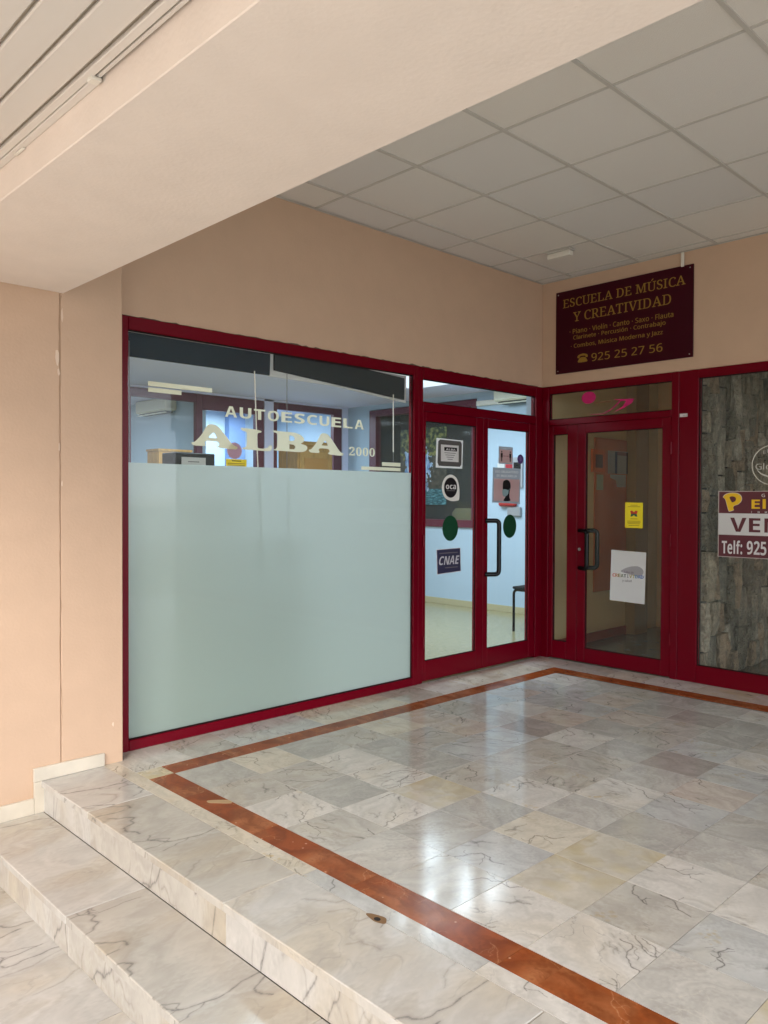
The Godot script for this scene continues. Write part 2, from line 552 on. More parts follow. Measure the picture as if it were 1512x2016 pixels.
# ---------------------------------------------------------------- the gallery
func gallery_floor() -> void:
	var fl := setting("floor")
	box("floor_bed", Vector3(0.0, -0.14, 0.0), Vector3(6.2, -0.006, 3.99), M.grout, fl, 0.0)
	# the square tiles of the field, 30 cm, laid edge to edge
	var dark := {Vector2i(5, 4): 7, Vector2i(3, 3): 5, Vector2i(4, 4): 5, Vector2i(5, 5): 6, Vector2i(4, 9): 5, Vector2i(4, 10): 6, Vector2i(1, 7): 5, Vector2i(2, 4): 7, Vector2i(6, 8): 8, Vector2i(6, 9): 8, Vector2i(5, 8): 3, Vector2i(7, 6): 5, Vector2i(7, 7): 6, Vector2i(3, 6): 6, Vector2i(4, 1): 7, Vector2i(2, 2): 4, Vector2i(6, 10): 0, Vector2i(7, 10): 0, Vector2i(7, 9): 2, Vector2i(1, 10): 2, Vector2i(0, 9): 3, Vector2i(1, 4): 6, Vector2i(3, 8): 8}
	for i in 19:
		for j in 11:
			var x := 0.48 + 0.3 * i
			var z := 0.48 + 0.3 * j
			var hi := minf(x + 0.3, 6.2) - 0.001
			var pick: int = dark.get(Vector2i(i, j), -1)
			if pick < 0:
				var t := rng.randf()
				pick = 0 if t < 0.26 else 1 if t < 0.4 else 2 if t < 0.58 else 3 if t < 0.64 else 4 if t < 0.82 else 6 if t < 0.91 else 5 if t < 0.98 else 8
			var shift := Vector2(rng.randi_range(0, 4), rng.randi_range(0, 4)) * 0.13 + Vector2(0.24, 0.24)
			var o := box("floor_tile", Vector3(x + 0.001, -0.02, z + 0.001), Vector3(hi, 0.0, z + 0.299), M.tile_mats[pick], fl, 0.0003, shift, 0.78, rng.randi_range(0, 15) * TAU / 16.0)
			o.rotation = Vector3(rng.randfn() * 0.0006, 0, rng.randfn() * 0.0006)
	# red band: along the driving school, along the music school, along the steps
	var zb := 0.44
	while zb < 3.775:
		var z1 := minf(zb + 0.6, 3.78)
		band_piece(fl, Vector3(0.345, 0, zb), Vector3(0.478, 0, z1), M.band)
		zb = z1
	var xb := 0.345
	while xb < 6.19:
		var x1 := minf(xb + 0.62, 6.2)
		band_piece(fl, Vector3(xb, 0, 0.305), Vector3(x1, 0, 0.442), M.band)
		xb = x1
	band_piece(fl, Vector3(0.345, 0, 3.782), Vector3(0.475, 0, 3.915), M.band_worn)
	xb = 0.475
	for w in [0.86, 0.6, 0.64, 0.62, 0.6, 0.62, 0.6, 0.6, 0.6, 0.6]:
		if xb < 6.19:
			band_piece(fl, Vector3(xb, 0, 3.782), Vector3(minf(xb + w, 6.2), 0, 3.915), M.band)
			xb += w
	# pale border outside the band
	var p := 0.0
	while p < 3.9:
		var q := minf(p + [0.3, 0.42, 0.36][rng.randi() % 3], 3.915)
		border_piece(fl, Vector3(0.0, 0, p), Vector3(0.345, 0, q))
		p = q
	p = 0.345
	while p < 6.19:
		var q := minf(p + [0.3, 0.45, 0.38][rng.randi() % 3], 6.2)
		border_piece(fl, Vector3(p, 0, 0.0), Vector3(q, 0, 0.305))
		p = q
	p = 0.0
	while p < 6.19:
		var q := minf(p + [0.62, 0.95, 0.8][rng.randi() % 3], 6.2)
		border_piece(fl, Vector3(p, 0, 3.915), Vector3(q, 0, 3.99))
		p = q
	# a filled hole in the band and a broken edge by the step
	flat_on_floor(fl, "filler_patch", spline([Vector2(0.93, 3.865), Vector2(0.955, 3.845), Vector2(1.0, 3.8), Vector2(0.985, 3.783), Vector2(0.955, 3.79), Vector2(0.915, 3.835), Vector2(0.905, 3.86)]), 0.0006, mat(rgb(170, 142, 104), 0.5))
	flat_on_floor(fl, "broken_edge", spline([Vector2(2.105, 4.0), Vector2(2.12, 3.985), Vector2(2.165, 3.972), Vector2(2.185, 3.985), Vector2(2.19, 4.0), Vector2(2.16, 4.012), Vector2(2.13, 4.008)]), 0.0008, mat(rgb(120, 92, 62), 0.9))
	flat_on_floor(fl, "hole", oval(2.155, 3.997, 0.012, 0.01, 12), 0.0016, mat(rgb(30, 24, 18), 0.9))


func flat_on_floor(parent: Node, called: String, pts: Array, y: float, m: Material) -> void:
	var loc := PackedVector2Array()
	for v in pts:
		loc.append(Vector2(v.x, -v.y))
	var o := put(called, prism(loc, 0.0008), m, Vector3(0, y - 0.0004, 0), parent)
	o.rotation.x = -PI / 2


func band_piece(parent: Node, a: Vector3, b: Vector3, m: Material) -> void:
	box("band_tile", Vector3(a.x + 0.0006, -0.02, a.z + 0.0006), Vector3(b.x - 0.0006, 0.0, b.z - 0.0006), m, parent, 0.0006, Vector2(rng.randf(), rng.randf()), 1.1, 0.0)


func border_piece(parent: Node, a: Vector3, b: Vector3) -> void:
	var m: Material = M.tile_mats[[0, 3, 3, 2, 4, 0, 1, 8][rng.randi() % 8]]
	box("border_tile", Vector3(a.x + 0.0007, -0.02, a.z + 0.0007), Vector3(b.x - 0.0007, 0.0, b.z - 0.0007), m, parent, 0.0003, Vector2(rng.randf(), rng.randf()), 0.78, 0.0)


func slab(parent: Node, called: String, a: Vector3, b: Vector3, bev: float, turn := 0.0) -> void:
	box(called, a, b, M.slab_mats[rng.randi() % 2], parent, bev, Vector2(rng.randf_range(0.25, 0.75), rng.randf_range(0.2, 0.8)), 0.469, turn)


func steps() -> void:
	for s in 2:
		var top := -0.15 * s
		var zi := 3.9925 if s == 0 else 4.2915
		var zo := 4.3 + 0.3 * s
		var st := setting("step", Vector3(0.13, top - 0.15, zi))
		box("step_core", Vector3(0.13, top - 0.15, zi), Vector3(9.0, top - 0.03, zo - 0.03), M.grout, st, 0.0)
		var x := 0.132
		var ends := [0.66, 1.725, 2.79, 3.85, 4.92, 5.98, 7.05, 8.1, 9.0] if s == 0 else [1.165, 2.23, 3.3, 4.36, 5.43, 6.5, 7.56, 8.3, 9.0]
		for e in ends:
			slab(st, "tread_slab", Vector3(x + 0.0008, top - 0.03, zi - 0.0033), Vector3(e - 0.0008, top, zo), 0.003)
			slab(st, "riser_slab", Vector3(x + 0.0006, top - 0.15, zo - 0.03), Vector3(e - 0.0006, top - 0.0305, zo - 0.012), 0.001)
			x = e
	var lf := setting("lower_floor", Vector3(0.13, -0.3, 4.6))
	box("floor_bed", Vector3(0.13, -0.6, 4.56), Vector3(14.0, -0.306, 16.0), M.grout, lf, 0.0)
	var z := 4.575
	var row := 0
	for d in [0.52, 0.6, 0.6, 0.6, 0.6, 0.6, 0.9, 0.9, 0.9, 0.9, 0.9, 0.9, 0.9, 0.9, 0.9]:
		var x := 0.132
		var e := 0.635 if row % 2 == 0 else 1.1
		while x < 11.99:
			slab(lf, "floor_slab", Vector3(x + 0.001, -0.33, z + 0.001), Vector3(minf(e, 12.0) - 0.001, -0.3, z + d - 0.001), 0.001)
			x = e
			e += 0.95
		z += d
		row += 1
	var gr := box("ground", Vector3(-150, -0.72, -150), Vector3(150, -0.62, 150), mat(rgb(120, 116, 108), 0.9), self, 0.0)
	gr.set_meta("kind", "structure")


func wall(label: String, a: Vector3, b: Vector3, m: Material = null, called := "wall") -> MeshInstance3D:
	var o := box(called, a, b, m if m else M.paint, self, 0.003)
	o.set_meta("kind", "structure")
	if label:
		tag(o, label, "beam" if called == "beam" else "wall")
	return o


func gallery_walls() -> void:
	# wall over the driving school window, set back behind the pilaster
	wall("shaded peach wall over the wine red frame of the driving school", Vector3(-0.16, 2.322, -0.16), Vector3(0.0, 3.3, 3.88))
	wall("peach wall over the music school entrance with the dark sign hanging on it", Vector3(0.001, 2.322, -0.16), Vector3(6.36, 3.3, 0.0))
	# pilaster: a strip next to the window, a joint, then the long wall beside the steps
	var pil := setting("pilaster", Vector3(0.13, -0.15, 3.88), "peach pilaster between the frosted window and the marble steps, cracked along its joint", "pilaster")
	box("plaster_face", Vector3(-0.16, -0.15, 3.881), Vector3(0.13, 3.3, 4.197), M.paint, pil, 0.004)
	skirting(pil)
	var w2 := setting("wall", Vector3(0.13, -0.6, 4.2), "peach wall beside the steps under the end of the ceiling beam", "wall")
	box("plaster_face", Vector3(-0.16, -0.6, 4.199), Vector3(0.1295, 2.8, 16.0), M.paint, w2, 0.004)
	box("skirting_slab", Vector3(0.13, -0.15, 4.3335), Vector3(0.145, -0.075, 4.597), M.skirt, w2, 0.002)
	box("skirting_slab", Vector3(0.13, -0.15, 4.26), Vector3(0.1465, 0.0, 4.3325), M.skirt, w2, 0.002)
	var zz := 4.62
	while zz < 8.0:
		slab(w2, "skirting_slab", Vector3(0.13, -0.3, zz), Vector3(0.145, -0.225, zz + 0.9), 0.002)
		zz += 0.902
	# ragged crack along the joint
	var y := 0.075
	var off := 0.0
	var lf := []
	var rt := []
	while y < 2.344:
		off = clampf(off + rng.randf_range(-0.005, 0.005), -0.008, 0.008)
		var wd := rng.randf_range(0.0003, 0.0011) * (3.0 if y > 1.9 else 1.0)
		lf.append(Vector2(4.198 + off + wd, y))
		rt.append(Vector2(4.198 + off - wd, y))
		y += rng.randf_range(0.015, 0.05)
	rt.reverse()
	var flake := mat(rgb(222, 200, 178), 0.9, 0.2)
	for q in [[4.212, 2.03, 0.012, 0.05], [4.207, 1.96, 0.008, 0.022], [4.19, 2.24, 0.007, 0.04], [4.205, 1.6, 0.005, 0.02], [4.192, 1.42, 0.004, 0.018], [3.935, 0.2, 0.006, 0.014]]:
		var pts := []
		for k in 7:
			pts.append(Vector2(q[0] + cos(TAU * k / 7) * q[2] * rng.randf_range(0.5, 1.1), q[1] + sin(TAU * k / 7) * q[3] * rng.randf_range(0.5, 1.1)))
		flat("paint_flake", pts, "x", 0.1302, 0.0025, flake, pil)
	flat("joint_crack", lf + rt, "x", 0.1302, 0.0006, M.crack, pil)
	# beam over the steps
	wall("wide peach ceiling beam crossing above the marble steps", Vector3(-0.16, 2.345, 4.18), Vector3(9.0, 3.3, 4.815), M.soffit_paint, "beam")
	# shell: roof slab and outer walls
	wall("", Vector3(-9.2, 3.3, -6.2), Vector3(9.0, 3.6, 6.2), null, "roof")
	wall("", Vector3(-9.2, -0.6, -6.2), Vector3(9.0, 3.3, -6.0))
	wall("", Vector3(-9.2, -0.6, -6.0), Vector3(-9.0, 3.3, 4.4))
	wall("", Vector3(-9.0, -0.6, 4.2), Vector3(-0.16, 3.3, 4.4))
	wall("", Vector3(6.2, -0.6, -6.0), Vector3(6.36, 3.3, -0.16))
	wall("", Vector3(0.13, 2.47, 6.1), Vector3(9.0, 5.2, 6.2))
	wall("", Vector3(-0.16, 2.8, 4.82), Vector3(0.1295, 5.2, 16.0))
	wall("", Vector3(-2.0, -0.6, 16.0), Vector3(16.0, 4.6, 16.3), mat(rgb(206, 198, 188), 0.8, 0.3))


func skirting(pil: Node) -> void:
	box("skirting_slab", Vector3(0.13, 0.001, 3.985), Vector3(0.146, 0.066, 4.335), M.skirt, pil, 0.002)


func ceilings() -> void:
	var c := setting("ceiling", Vector3(0, 3.2, 0))
	box("ceiling_deck", Vector3(0.0, 3.24, 0.0), Vector3(6.2, 3.29, 4.18), M.void_black, c, 0.0)
	var xs := [0.0]
	var zs := [0.0]
	for i in 10:
		xs.append(0.309 + 0.6 * i)
	xs.append(6.2)
	for k in 7:
		zs.append(0.121 + 0.6 * k)
	zs.append(4.18)
	for i in xs.size() - 1:
		for k in zs.size() - 1:
			var o := box("ceiling_tile", Vector3(xs[i] + 0.006, 3.213, zs[k] + 0.006), Vector3(xs[i + 1] - 0.006, 3.228, zs[k + 1] - 0.006), M.ceiling_tiles[rng.randi() % 3], c, 0.002)
			o.rotation = Vector3(rng.randfn() * 0.0008, 0, rng.randfn() * 0.0008)
			if i < 11 and k > 0 and i > 0:
				box("grid_bar", Vector3(xs[i] + 0.012, 3.2085, zs[k] - 0.009), Vector3(xs[i + 1] - 0.012, 3.214, zs[k] + 0.009), M.grid, c, 0.001)
			elif k > 0:
				box("grid_bar", Vector3(xs[i] + 0.02, 3.2085, zs[k] - 0.009), Vector3(xs[i + 1] - 0.012, 3.214, zs[k] + 0.009), M.grid, c, 0.001)
	for i in range(1, xs.size() - 1):
		box("grid_bar", Vector3(xs[i] - 0.0105, 3.2065, 0.02), Vector3(xs[i] + 0.0105, 3.214, 4.18), M.grid, c, 0.001)
	box("edge_trim", Vector3(0.0, 3.2055, 0.0), Vector3(0.02, 3.2085, 4.18), M.grid, c, 0.0)
	box("edge_trim", Vector3(0.02, 3.2055, 0.0), Vector3(6.2, 3.2085, 0.02), M.grid, c, 0.0)
	var e := thing("emergency_light", "small white emergency light box on the tiled ceiling before the music school", "light", Vector3(0.62, 3.2, 0.69))
	box("base_plate", Vector3(0.535, 3.193, 0.65), Vector3(0.735, 3.2065, 0.72), M.grid, e, 0.002)
	box("housing", Vector3(0.53, 3.155, 0.655), Vector3(0.725, 3.193, 0.712), M.white_plastic, e, 0.006)
	# slatted metal ceiling over the lower passage
	var s := setting("slatted_ceiling", Vector3(0.13, 2.45, 4.815))
	box("ceiling_deck", Vector3(0.13, 2.468, 4.815), Vector3(9.0, 2.54, 6.1), M.slat_void, s, 0.0)
	for i in 24:
		var z := 4.8775 + 0.0965 * i
		if z + 0.087 < 6.07:
			box("slat", Vector3(0.131, 2.45, z), Vector3(8.99, 2.464, z + 0.0865), M.slat, s, 0.004)
	box("edge_trim", Vector3(0.131, 2.448, 4.842), Vector3(8.99, 2.462, 4.866), M.slat, s, 0.002)
	box("edge_trim", Vector3(0.131, 2.4465, 4.8155), Vector3(1.955, 2.462, 4.84), M.slat, s, 0.002)
	box("edge_trim", Vector3(1.95, 2.452, 4.823), Vector3(8.99, 2.464, 4.834), M.slat, s, 0.002)
	box("clip", Vector3(1.935, 2.441, 4.822), Vector3(1.965, 2.451, 4.85), M.white_plastic, s, 0.002)
	box("clip", Vector3(1.34, 2.441, 4.817), Vector3(1.41, 2.447, 4.827), M.white_plastic, s, 0.002)
	box("fascia", Vector3(0.131, 2.445, 6.07), Vector3(8.99, 2.467, 6.0995), M.slat, s, 0.002)


# ---------------------------------------------------------------- shopfronts
func bar(parent: Node, called: String, a: Vector3, b: Vector3, m: Material = null) -> MeshInstance3D:
	return box(called, a, b, m if m else M.red, parent, 0.003)


# black rubber gasket round a pane; plane "x" takes z, y and plane "z" takes x, y
func gasket(parent: Node, plane: String, at: float, u0: float, v0: float, u1: float, v1: float) -> void:
	var w := 0.006
	for r in [rect(u0 - 0.001, v0 - 0.001, u0 + w, v1 + 0.001), rect(u1 - w, v0 - 0.001, u1 + 0.001, v1 + 0.001), rect(u0 + w, v0 - 0.001, u1 - w, v0 + w), rect(u0 + w, v1 - w, u1 - w, v1 + 0.001)]:
		flat("gasket", r, plane, at, 0.005, M.rubber, parent)


func hinge(parent: Node, at: Vector3) -> void:
	put("hinge", tube([Vector3(0, -0.045, 0), Vector3(0, 0.045, 0)], 0.009, 10), M.red, at, parent)


func handle_path(p0: Vector3, p1: Vector3, out: Vector3, side: Vector3) -> Array:
	return rounded([p0, p0 + out + side, p1 + out + side, p1], 0.035)


func driving_school_front() -> void:
	var f := thing("driving_school_shopfront", "wine red aluminium shopfront of the driving school with frosted window and glazed double door", "shopfront", Vector3(0, 0, 1.9))
	var X0 := -0.045
	var X1 := 0.012
	bar(f, "frame_post", Vector3(X0, 0, 3.79), Vector3(X1, 2.32, 3.88))
	bar(f, "frame_post", Vector3(X0, 0, 1.552), Vector3(X1, 2.32, 1.602))
	bar(f, "frame_post", Vector3(X0, 0, 1.503), Vector3(X1 - 0.003, 2.32, 1.5505))
	bar(f, "frame_post", Vector3(X0, 0, 0.003), Vector3(X1, 2.32, 0.098))
	bar(f, "top_rail", Vector3(X0, 2.25, 1.603), Vector3(X1 - 0.001, 2.32, 3.789))
	bar(f, "top_rail", Vector3(X0, 2.236, 0.099), Vector3(X1 - 0.001, 2.32, 1.502))
	bar(f, "bottom_rail", Vector3(X0, 0, 1.603), Vector3(X1 - 0.001, 0.056, 3.789))
	bar(f, "transom_rail", Vector3(X0, 2.0, 0.099), Vector3(X1 - 0.001, 2.066, 1.502))
	box("window_pane", Vector3(-0.018, 0.05, 1.6), Vector3(-0.012, 2.252, 3.792), M.glass, f, 0.0)
	gasket(f, "x", -0.0115, 1.602, 0.056, 3.79, 2.25)
	gasket(f, "x", -0.0115, 0.098, 2.066, 1.503, 2.236)
	box("transom_pane", Vector3(-0.018, 2.06, 0.095), Vector3(-0.012, 2.24, 1.506), M.glass, f, 0.0)
	box("frosted_film", Vector3(-0.0195, 0.056, 1.603), Vector3(-0.0185, 1.545, 3.788), M.frosted, f, 0.0)
	# putty line, ragged, between frame and wall
	var lo := []
	var hi := []
	var z := 3.87
	while z > 0.05:
		lo.append(Vector2(z, 2.3205))
		hi.append(Vector2(z, 2.3215 + absf(rng.randfn()) * 0.0045))
		z -= rng.randf_range(0.015, 0.05)
	hi.reverse()
	flat("putty_line", lo + hi, "x", 0.0008, 0.0015, mat(rgb(92, 70, 60), 0.9), f)
	# the two door leaves
	for k in 2:
		var z0: float = [0.804, 0.1][k]
		var z1: float = [1.501, 0.801][k]
		var g0: float = [0.886, 0.187][k]
		var g1: float = [1.469, 0.742][k]
		var st := SurfaceTool.new()
		st.begin(Mesh.PRIMITIVE_TRIANGLES)
		for q in [[Vector3(0, 0.012, z0), Vector3(0, 1.998, g0)], [Vector3(0, 0.012, g1), Vector3(0, 1.998, z1)], [Vector3(0, 0.012, g0), Vector3(0, 0.158, g1)], [Vector3(0, 1.93, g0), Vector3(0, 1.998, g1)]]:
			var a: Vector3 = q[0] + Vector3(-0.035, 0, 0)
			var b: Vector3 = q[1] + Vector3(0.006, 0, 0)
			st.append_from(cbox(b - a, 0.003), 0, Transform3D(Basis(), (a + b) / 2.0 - Vector3(0, 0, (z0 + z1) / 2)))
		var d := put("door", st.commit(), M.red, Vector3(0, 0, (z0 + z1) / 2), f)
		gasket(d, "x", -0.0105, g0, 0.158, g1, 1.93)
		for yy in [0.3, 1.05, 1.75]:
			hinge(d, Vector3(0.014, yy, z1 - 0.001 if k == 0 else z0 + 0.001))
		box("door_pane", Vector3(-0.017, 0.154, g0 - 0.004), Vector3(-0.011, 1.934, g1 + 0.004), M.glass, d, 0.0)
		if k == 1:
			for side in [1.0, -1.0]:
				var x0 := 0.006 if side > 0.0 else -0.035
				put("door_handle", tube(handle_path(Vector3(x0, 1.186, 0.775), Vector3(x0, 0.757, 0.775), Vector3(0.062 * side, 0, 0), Vector3(0, 0, -0.1)), 0.0185, 14), M.black, base_of(d) - base_of(d), d).position = -base_of(d)
	# vinyl lettering on the window
	var vx := -0.0115
	var word := "AUTOESCUELA"
	for i in word.length():
		var zc := lerpf(3.138, 2.117, i / 10.0)
		text("letter", word[i], sans_bold, "x", vx, Vector2(zc, lerpf(1.866, 1.86, i / 10.0)), 0.083, 0.064, M.vinyl, f, 0.001)
	for i in 4:
		text("letter", "2000"[i], serif_bold, "x", vx, Vector2(2.182 - 0.062 * i, 1.6765), 0.05, 0.058, M.vinyl, f, 0.001)
	big_letters(f, vx)
	for r in [rect(3.266, 1.9655, 3.666, 1.991), rect(3.464, 1.933, 3.666, 1.957), rect(1.719, 1.554, 2.097, 1.577), rect(1.719, 1.587, 1.901, 1.613)]:
		flat("logo_stripe", r, "x", vx, 0.001, M.vinyl, f)


func mapped(pts: Array, x0: float, x1: float, z0: float, z1: float, y0: float, y1: float, ya: float, yb: float) -> Array:
	var out := []
	for p in pts:
		out.append(Vector2(remap(p.x, x0, x1, z0, z1), remap(p.y, y0, y1, ya, yb)))
	return out


func csg_letter(f: Node, called: String, outer: Array, holes: Array, at: float, m: Material) -> void:
	var c := Vector2.ZERO
	for p in outer:
		c += p
	c /= outer.size()
	var make := func(pts: Array, deep: float) -> CSGPolygon3D:
		var g := CSGPolygon3D.new()
		var l := PackedVector2Array()
		for p in pts:
			l.append(Vector2(-(p.x - c.x), p.y - c.y))
		g.polygon = l
		g.mode = CSGPolygon3D.MODE_DEPTH
		g.depth = deep
		return g
	var o: CSGPolygon3D = make.call(outer, 0.001)
	o.name = called
	o.material = m
	for h in holes:
		var k: CSGPolygon3D = make.call(h, 0.02)
		k.operation = CSGShape3D.OPERATION_SUBTRACTION
		k.position.z = 0.01
		o.add_child(k)
	f.add_child(o, true)
	o.transform = Transform3D(BX, Vector3(at + 0.001, c.y, c.x) - base_of(f))


func big_letters(f: Node, at: float) -> void:
	var P := func(l: Array) -> Array:
		var o := []
		for i in range(0, l.size(), 2):
			o.append(Vector2(l[i], l[i + 1]))
		return o
	var a_out: Array = spline(P.call([622, 1152, 652, 1142, 700, 1092, 740, 1030, 772, 970, 800, 955, 850, 957, 892, 985, 935, 1036, 985, 1098, 1030, 1150, 1058, 1165, 1076, 1172, 1068, 1194, 1020, 1198, 950, 1195, 890, 1190, 872, 1176, 892, 1160, 882, 1136, 860, 1128, 800, 1126, 760, 1130, 748, 1146, 758, 1166, 745, 1180, 690, 1181, 640, 1177]), 3)
	var a_hole: Array = P.call([832, 1036, 810, 1058, 784, 1092, 826, 1094, 868, 1092, 854, 1056])
	csg_letter(f, "letter", mapped(a_out, 622, 1076, 3.401, 3.093, 955, 1198, 1.783, 1.645), [mapped(a_hole, 622, 1076, 3.401, 3.093, 955, 1198, 1.783, 1.645)], at, M.vinyl)
	csg_letter(f, "letter", mapped(a_out, 622, 1076, 2.553, 2.26, 955, 1198, 1.781, 1.642), [mapped(a_hole, 622, 1076, 2.553, 2.26, 955, 1198, 1.781, 1.642)], at, M.vinyl)
	var l_out: Array = spline(P.call([1095, 984, 1130, 980, 1250, 988, 1296, 1000, 1290, 1016, 1262, 1024, 1256, 1070, 1252, 1165, 1300, 1184, 1356, 1172, 1378, 1146, 1402, 1148, 1402, 1180, 1384, 1204, 1330, 1208, 1220, 1204, 1122, 1200, 1112, 1188, 1142, 1176, 1152, 1150, 1154, 1060, 1148, 1020, 1110, 1008]), 3)
	csg_letter(f, "letter", mapped(l_out, 1095, 1404, 3.07, 2.842, 980, 1208, 1.776, 1.645), [], at, M.vinyl)
	var b_out: Array = spline(P.call([6, 842, 60, 846, 200, 848, 262, 868, 300, 905, 300, 945, 272, 972, 318, 988, 336, 1020, 312, 1058, 250, 1072, 150, 1070, 30, 1068, 8, 1058, 36, 1040, 42, 960, 40, 876, 12, 862]), 3)
	var h1: Array = P.call([158, 884, 196, 890, 212, 918, 200, 944, 158, 948])
	var h2: Array = P.call([158, 986, 200, 990, 218, 1014, 204, 1042, 158, 1044])
	var bm := func(q: Array) -> Array: return mapped(q, 6, 336, 2.831, 2.565, 842, 1072, 1.775, 1.65)
	csg_letter(f, "letter", bm.call(b_out), [bm.call(h1), bm.call(h2)], at, M.vinyl)


func music_school_front() -> void:
	var f := thing("music_school_shopfront", "wine red aluminium entrance of the music school with glazed door and tall window", "shopfront", Vector3(1.0, 0, 0))
	var Z0 := -0.045
	var Z1 := 0.012
	bar(f, "frame_post", Vector3(0.014, 0, Z0), Vector3(0.08, 2.32, Z1))
	bar(f, "frame_post", Vector3(1.178, 0, Z0), Vector3(1.236, 2.32, Z1))
	bar(f, "frame_post", Vector3(1.238, 0, Z0), Vector3(1.384, 2.32, Z1 - 0.003))
	bar(f, "frame_post", Vector3(3.3, 0, Z0), Vector3(3.4, 2.32, Z1))
	bar(f, "frame_post", Vector3(6.1, 0, Z0), Vector3(6.199, 2.32, Z1))
	bar(f, "top_rail", Vector3(0.081, 2.256, Z0), Vector3(1.177, 2.32, Z1 - 0.001))
	bar(f, "top_rail", Vector3(1.385, 2.256, Z0), Vector3(3.299, 2.32, Z1 - 0.001))
	bar(f, "top_rail", Vector3(3.401, 2.256, Z0), Vector3(6.099, 2.32, Z1 - 0.001))
	bar(f, "bottom_rail", Vector3(1.385, 0, Z0), Vector3(3.299, 0.13, Z1 - 0.001))
	bar(f, "bottom_rail", Vector3(3.401, 0, Z0), Vector3(6.099, 0.13, Z1 - 0.001))
	bar(f, "transom_rail", Vector3(0.081, 1.985, Z0), Vector3(1.177, 2.036, Z1 - 0.001))
	gasket(f, "z", -0.0115, 0.08, 2.036, 1.178, 2.256)
	gasket(f, "z", -0.0115, 1.384, 0.13, 3.3, 2.256)
	box("transom_pane", Vector3(0.076, 2.03, -0.018), Vector3(1.18, 2.26, -0.012), M.glass, f, 0.0)
	box("window_pane", Vector3(1.38, 0.126, -0.018), Vector3(3.302, 2.26, -0.012), M.glass, f, 0.0)
	box("window_pane", Vector3(3.398, 0.126, -0.018), Vector3(6.102, 2.26, -0.012), M.glass, f, 0.0)
	for k in 2:
		var x0: float = [0.082, 0.362][k]
		var x1: float = [0.359, 1.176][k]
		var g0: float = [0.122, 0.436][k]
		var g1: float = [0.262, 1.104][k]
		var gb: float = [0.155, 0.126][k]
		var st := SurfaceTool.new()
		st.begin(Mesh.PRIMITIVE_TRIANGLES)
		for q in [[Vector3(x0, 0.01, 0), Vector3(g0, 1.983, 0)], [Vector3(g1, 0.01, 0), Vector3(x1, 1.983, 0)], [Vector3(g0, 0.01, 0), Vector3(g1, gb, 0)], [Vector3(g0, 1.908, 0), Vector3(g1, 1.983, 0)]]:
			var a: Vector3 = q[0] + Vector3(0, 0, -0.035)
			var b: Vector3 = q[1] + Vector3(0, 0, 0.006)
			st.append_from(cbox(b - a, 0.003), 0, Transform3D(Basis(), (a + b) / 2.0 - Vector3((x0 + x1) / 2, 0, 0)))
		var d := put("side_light" if k == 0 else "door", st.commit(), M.red, Vector3((x0 + x1) / 2, 0, 0), f)
		gasket(d, "z", -0.0105, g0, gb, g1, 1.908)
		if k == 1:
			for yy in [0.3, 1.05, 1.75]:
				hinge(d, Vector3(x1 + 0.001, yy, 0.014))
		box("door_pane", Vector3(g0 - 0.004, gb - 0.004, -0.017), Vector3(g1 + 0.004, 1.912, -0.011), M.glass, d, 0.0)
		if k == 1:
			for side in [1.0, -1.0]:
				var z0 := 0.006 if side > 0.0 else -0.035
				put("door_handle", tube(handle_path(Vector3(0.386, 1.1, z0), Vector3(0.386, 0.79, z0), Vector3(0, 0, 0.06 * side), Vector3(0.105, 0, 0)), 0.0185, 14), M.black, Vector3.ZERO, d)
			put("lock_cylinder", tube([Vector3(0.388, 0.945, 0.006), Vector3(0.388, 0.945, 0.014)], 0.012, 12), M.steel, Vector3.ZERO, d)
	# pink logo on the transom pane
	var pink := mat(rgb(196, 20, 104), 0.5)
	var pale := mat(rgb(150, 84, 50), 0.6)
	flat("logo_dot", oval(0.452, 2.196, 0.066, 0.05), "z", -0.0115, 0.001, pink, f)
	flat("logo_shape", [Vector2(0.59, 2.062), Vector2(0.655, 2.085), Vector2(0.74, 2.15), Vector2(0.7, 2.156), Vector2(0.68, 2.163), Vector2(0.86, 2.152), Vector2(0.84, 2.12), Vector2(0.77, 2.085), Vector2(0.68, 2.06), Vector2(0.7, 2.07), Vector2(0.755, 2.097), Vector2(0.79, 2.14), Vector2(0.745, 2.144), Vector2(0.69, 2.1), Vector2(0.64, 2.068)], "z", -0.0115, 0.001, pink, f)
	flat("logo_line", [Vector2(0.47, 2.056), Vector2(0.54, 2.05), Vector2(0.62, 2.056), Vector2(0.62, 2.06), Vector2(0.54, 2.055), Vector2(0.47, 2.06)], "z", -0.0115, 0.001, pink, f)
	flat("logo_line", [Vector2(0.5, 2.146), Vector2(0.66, 2.148), Vector2(0.66, 2.152), Vector2(0.5, 2.15)], "z", -0.0115, 0.001, pale, f)
	box("label", Vector3(1.243, 1.977, 0.0091), Vector3(1.302, 2.002, 0.0101), M.paper, f, 0.0)
	text("label_print", "I I I  II", sans, "z", 0.0102, Vector2(1.283, 1.987), 0.03, 0.008, M.ink, f, 0.0005)


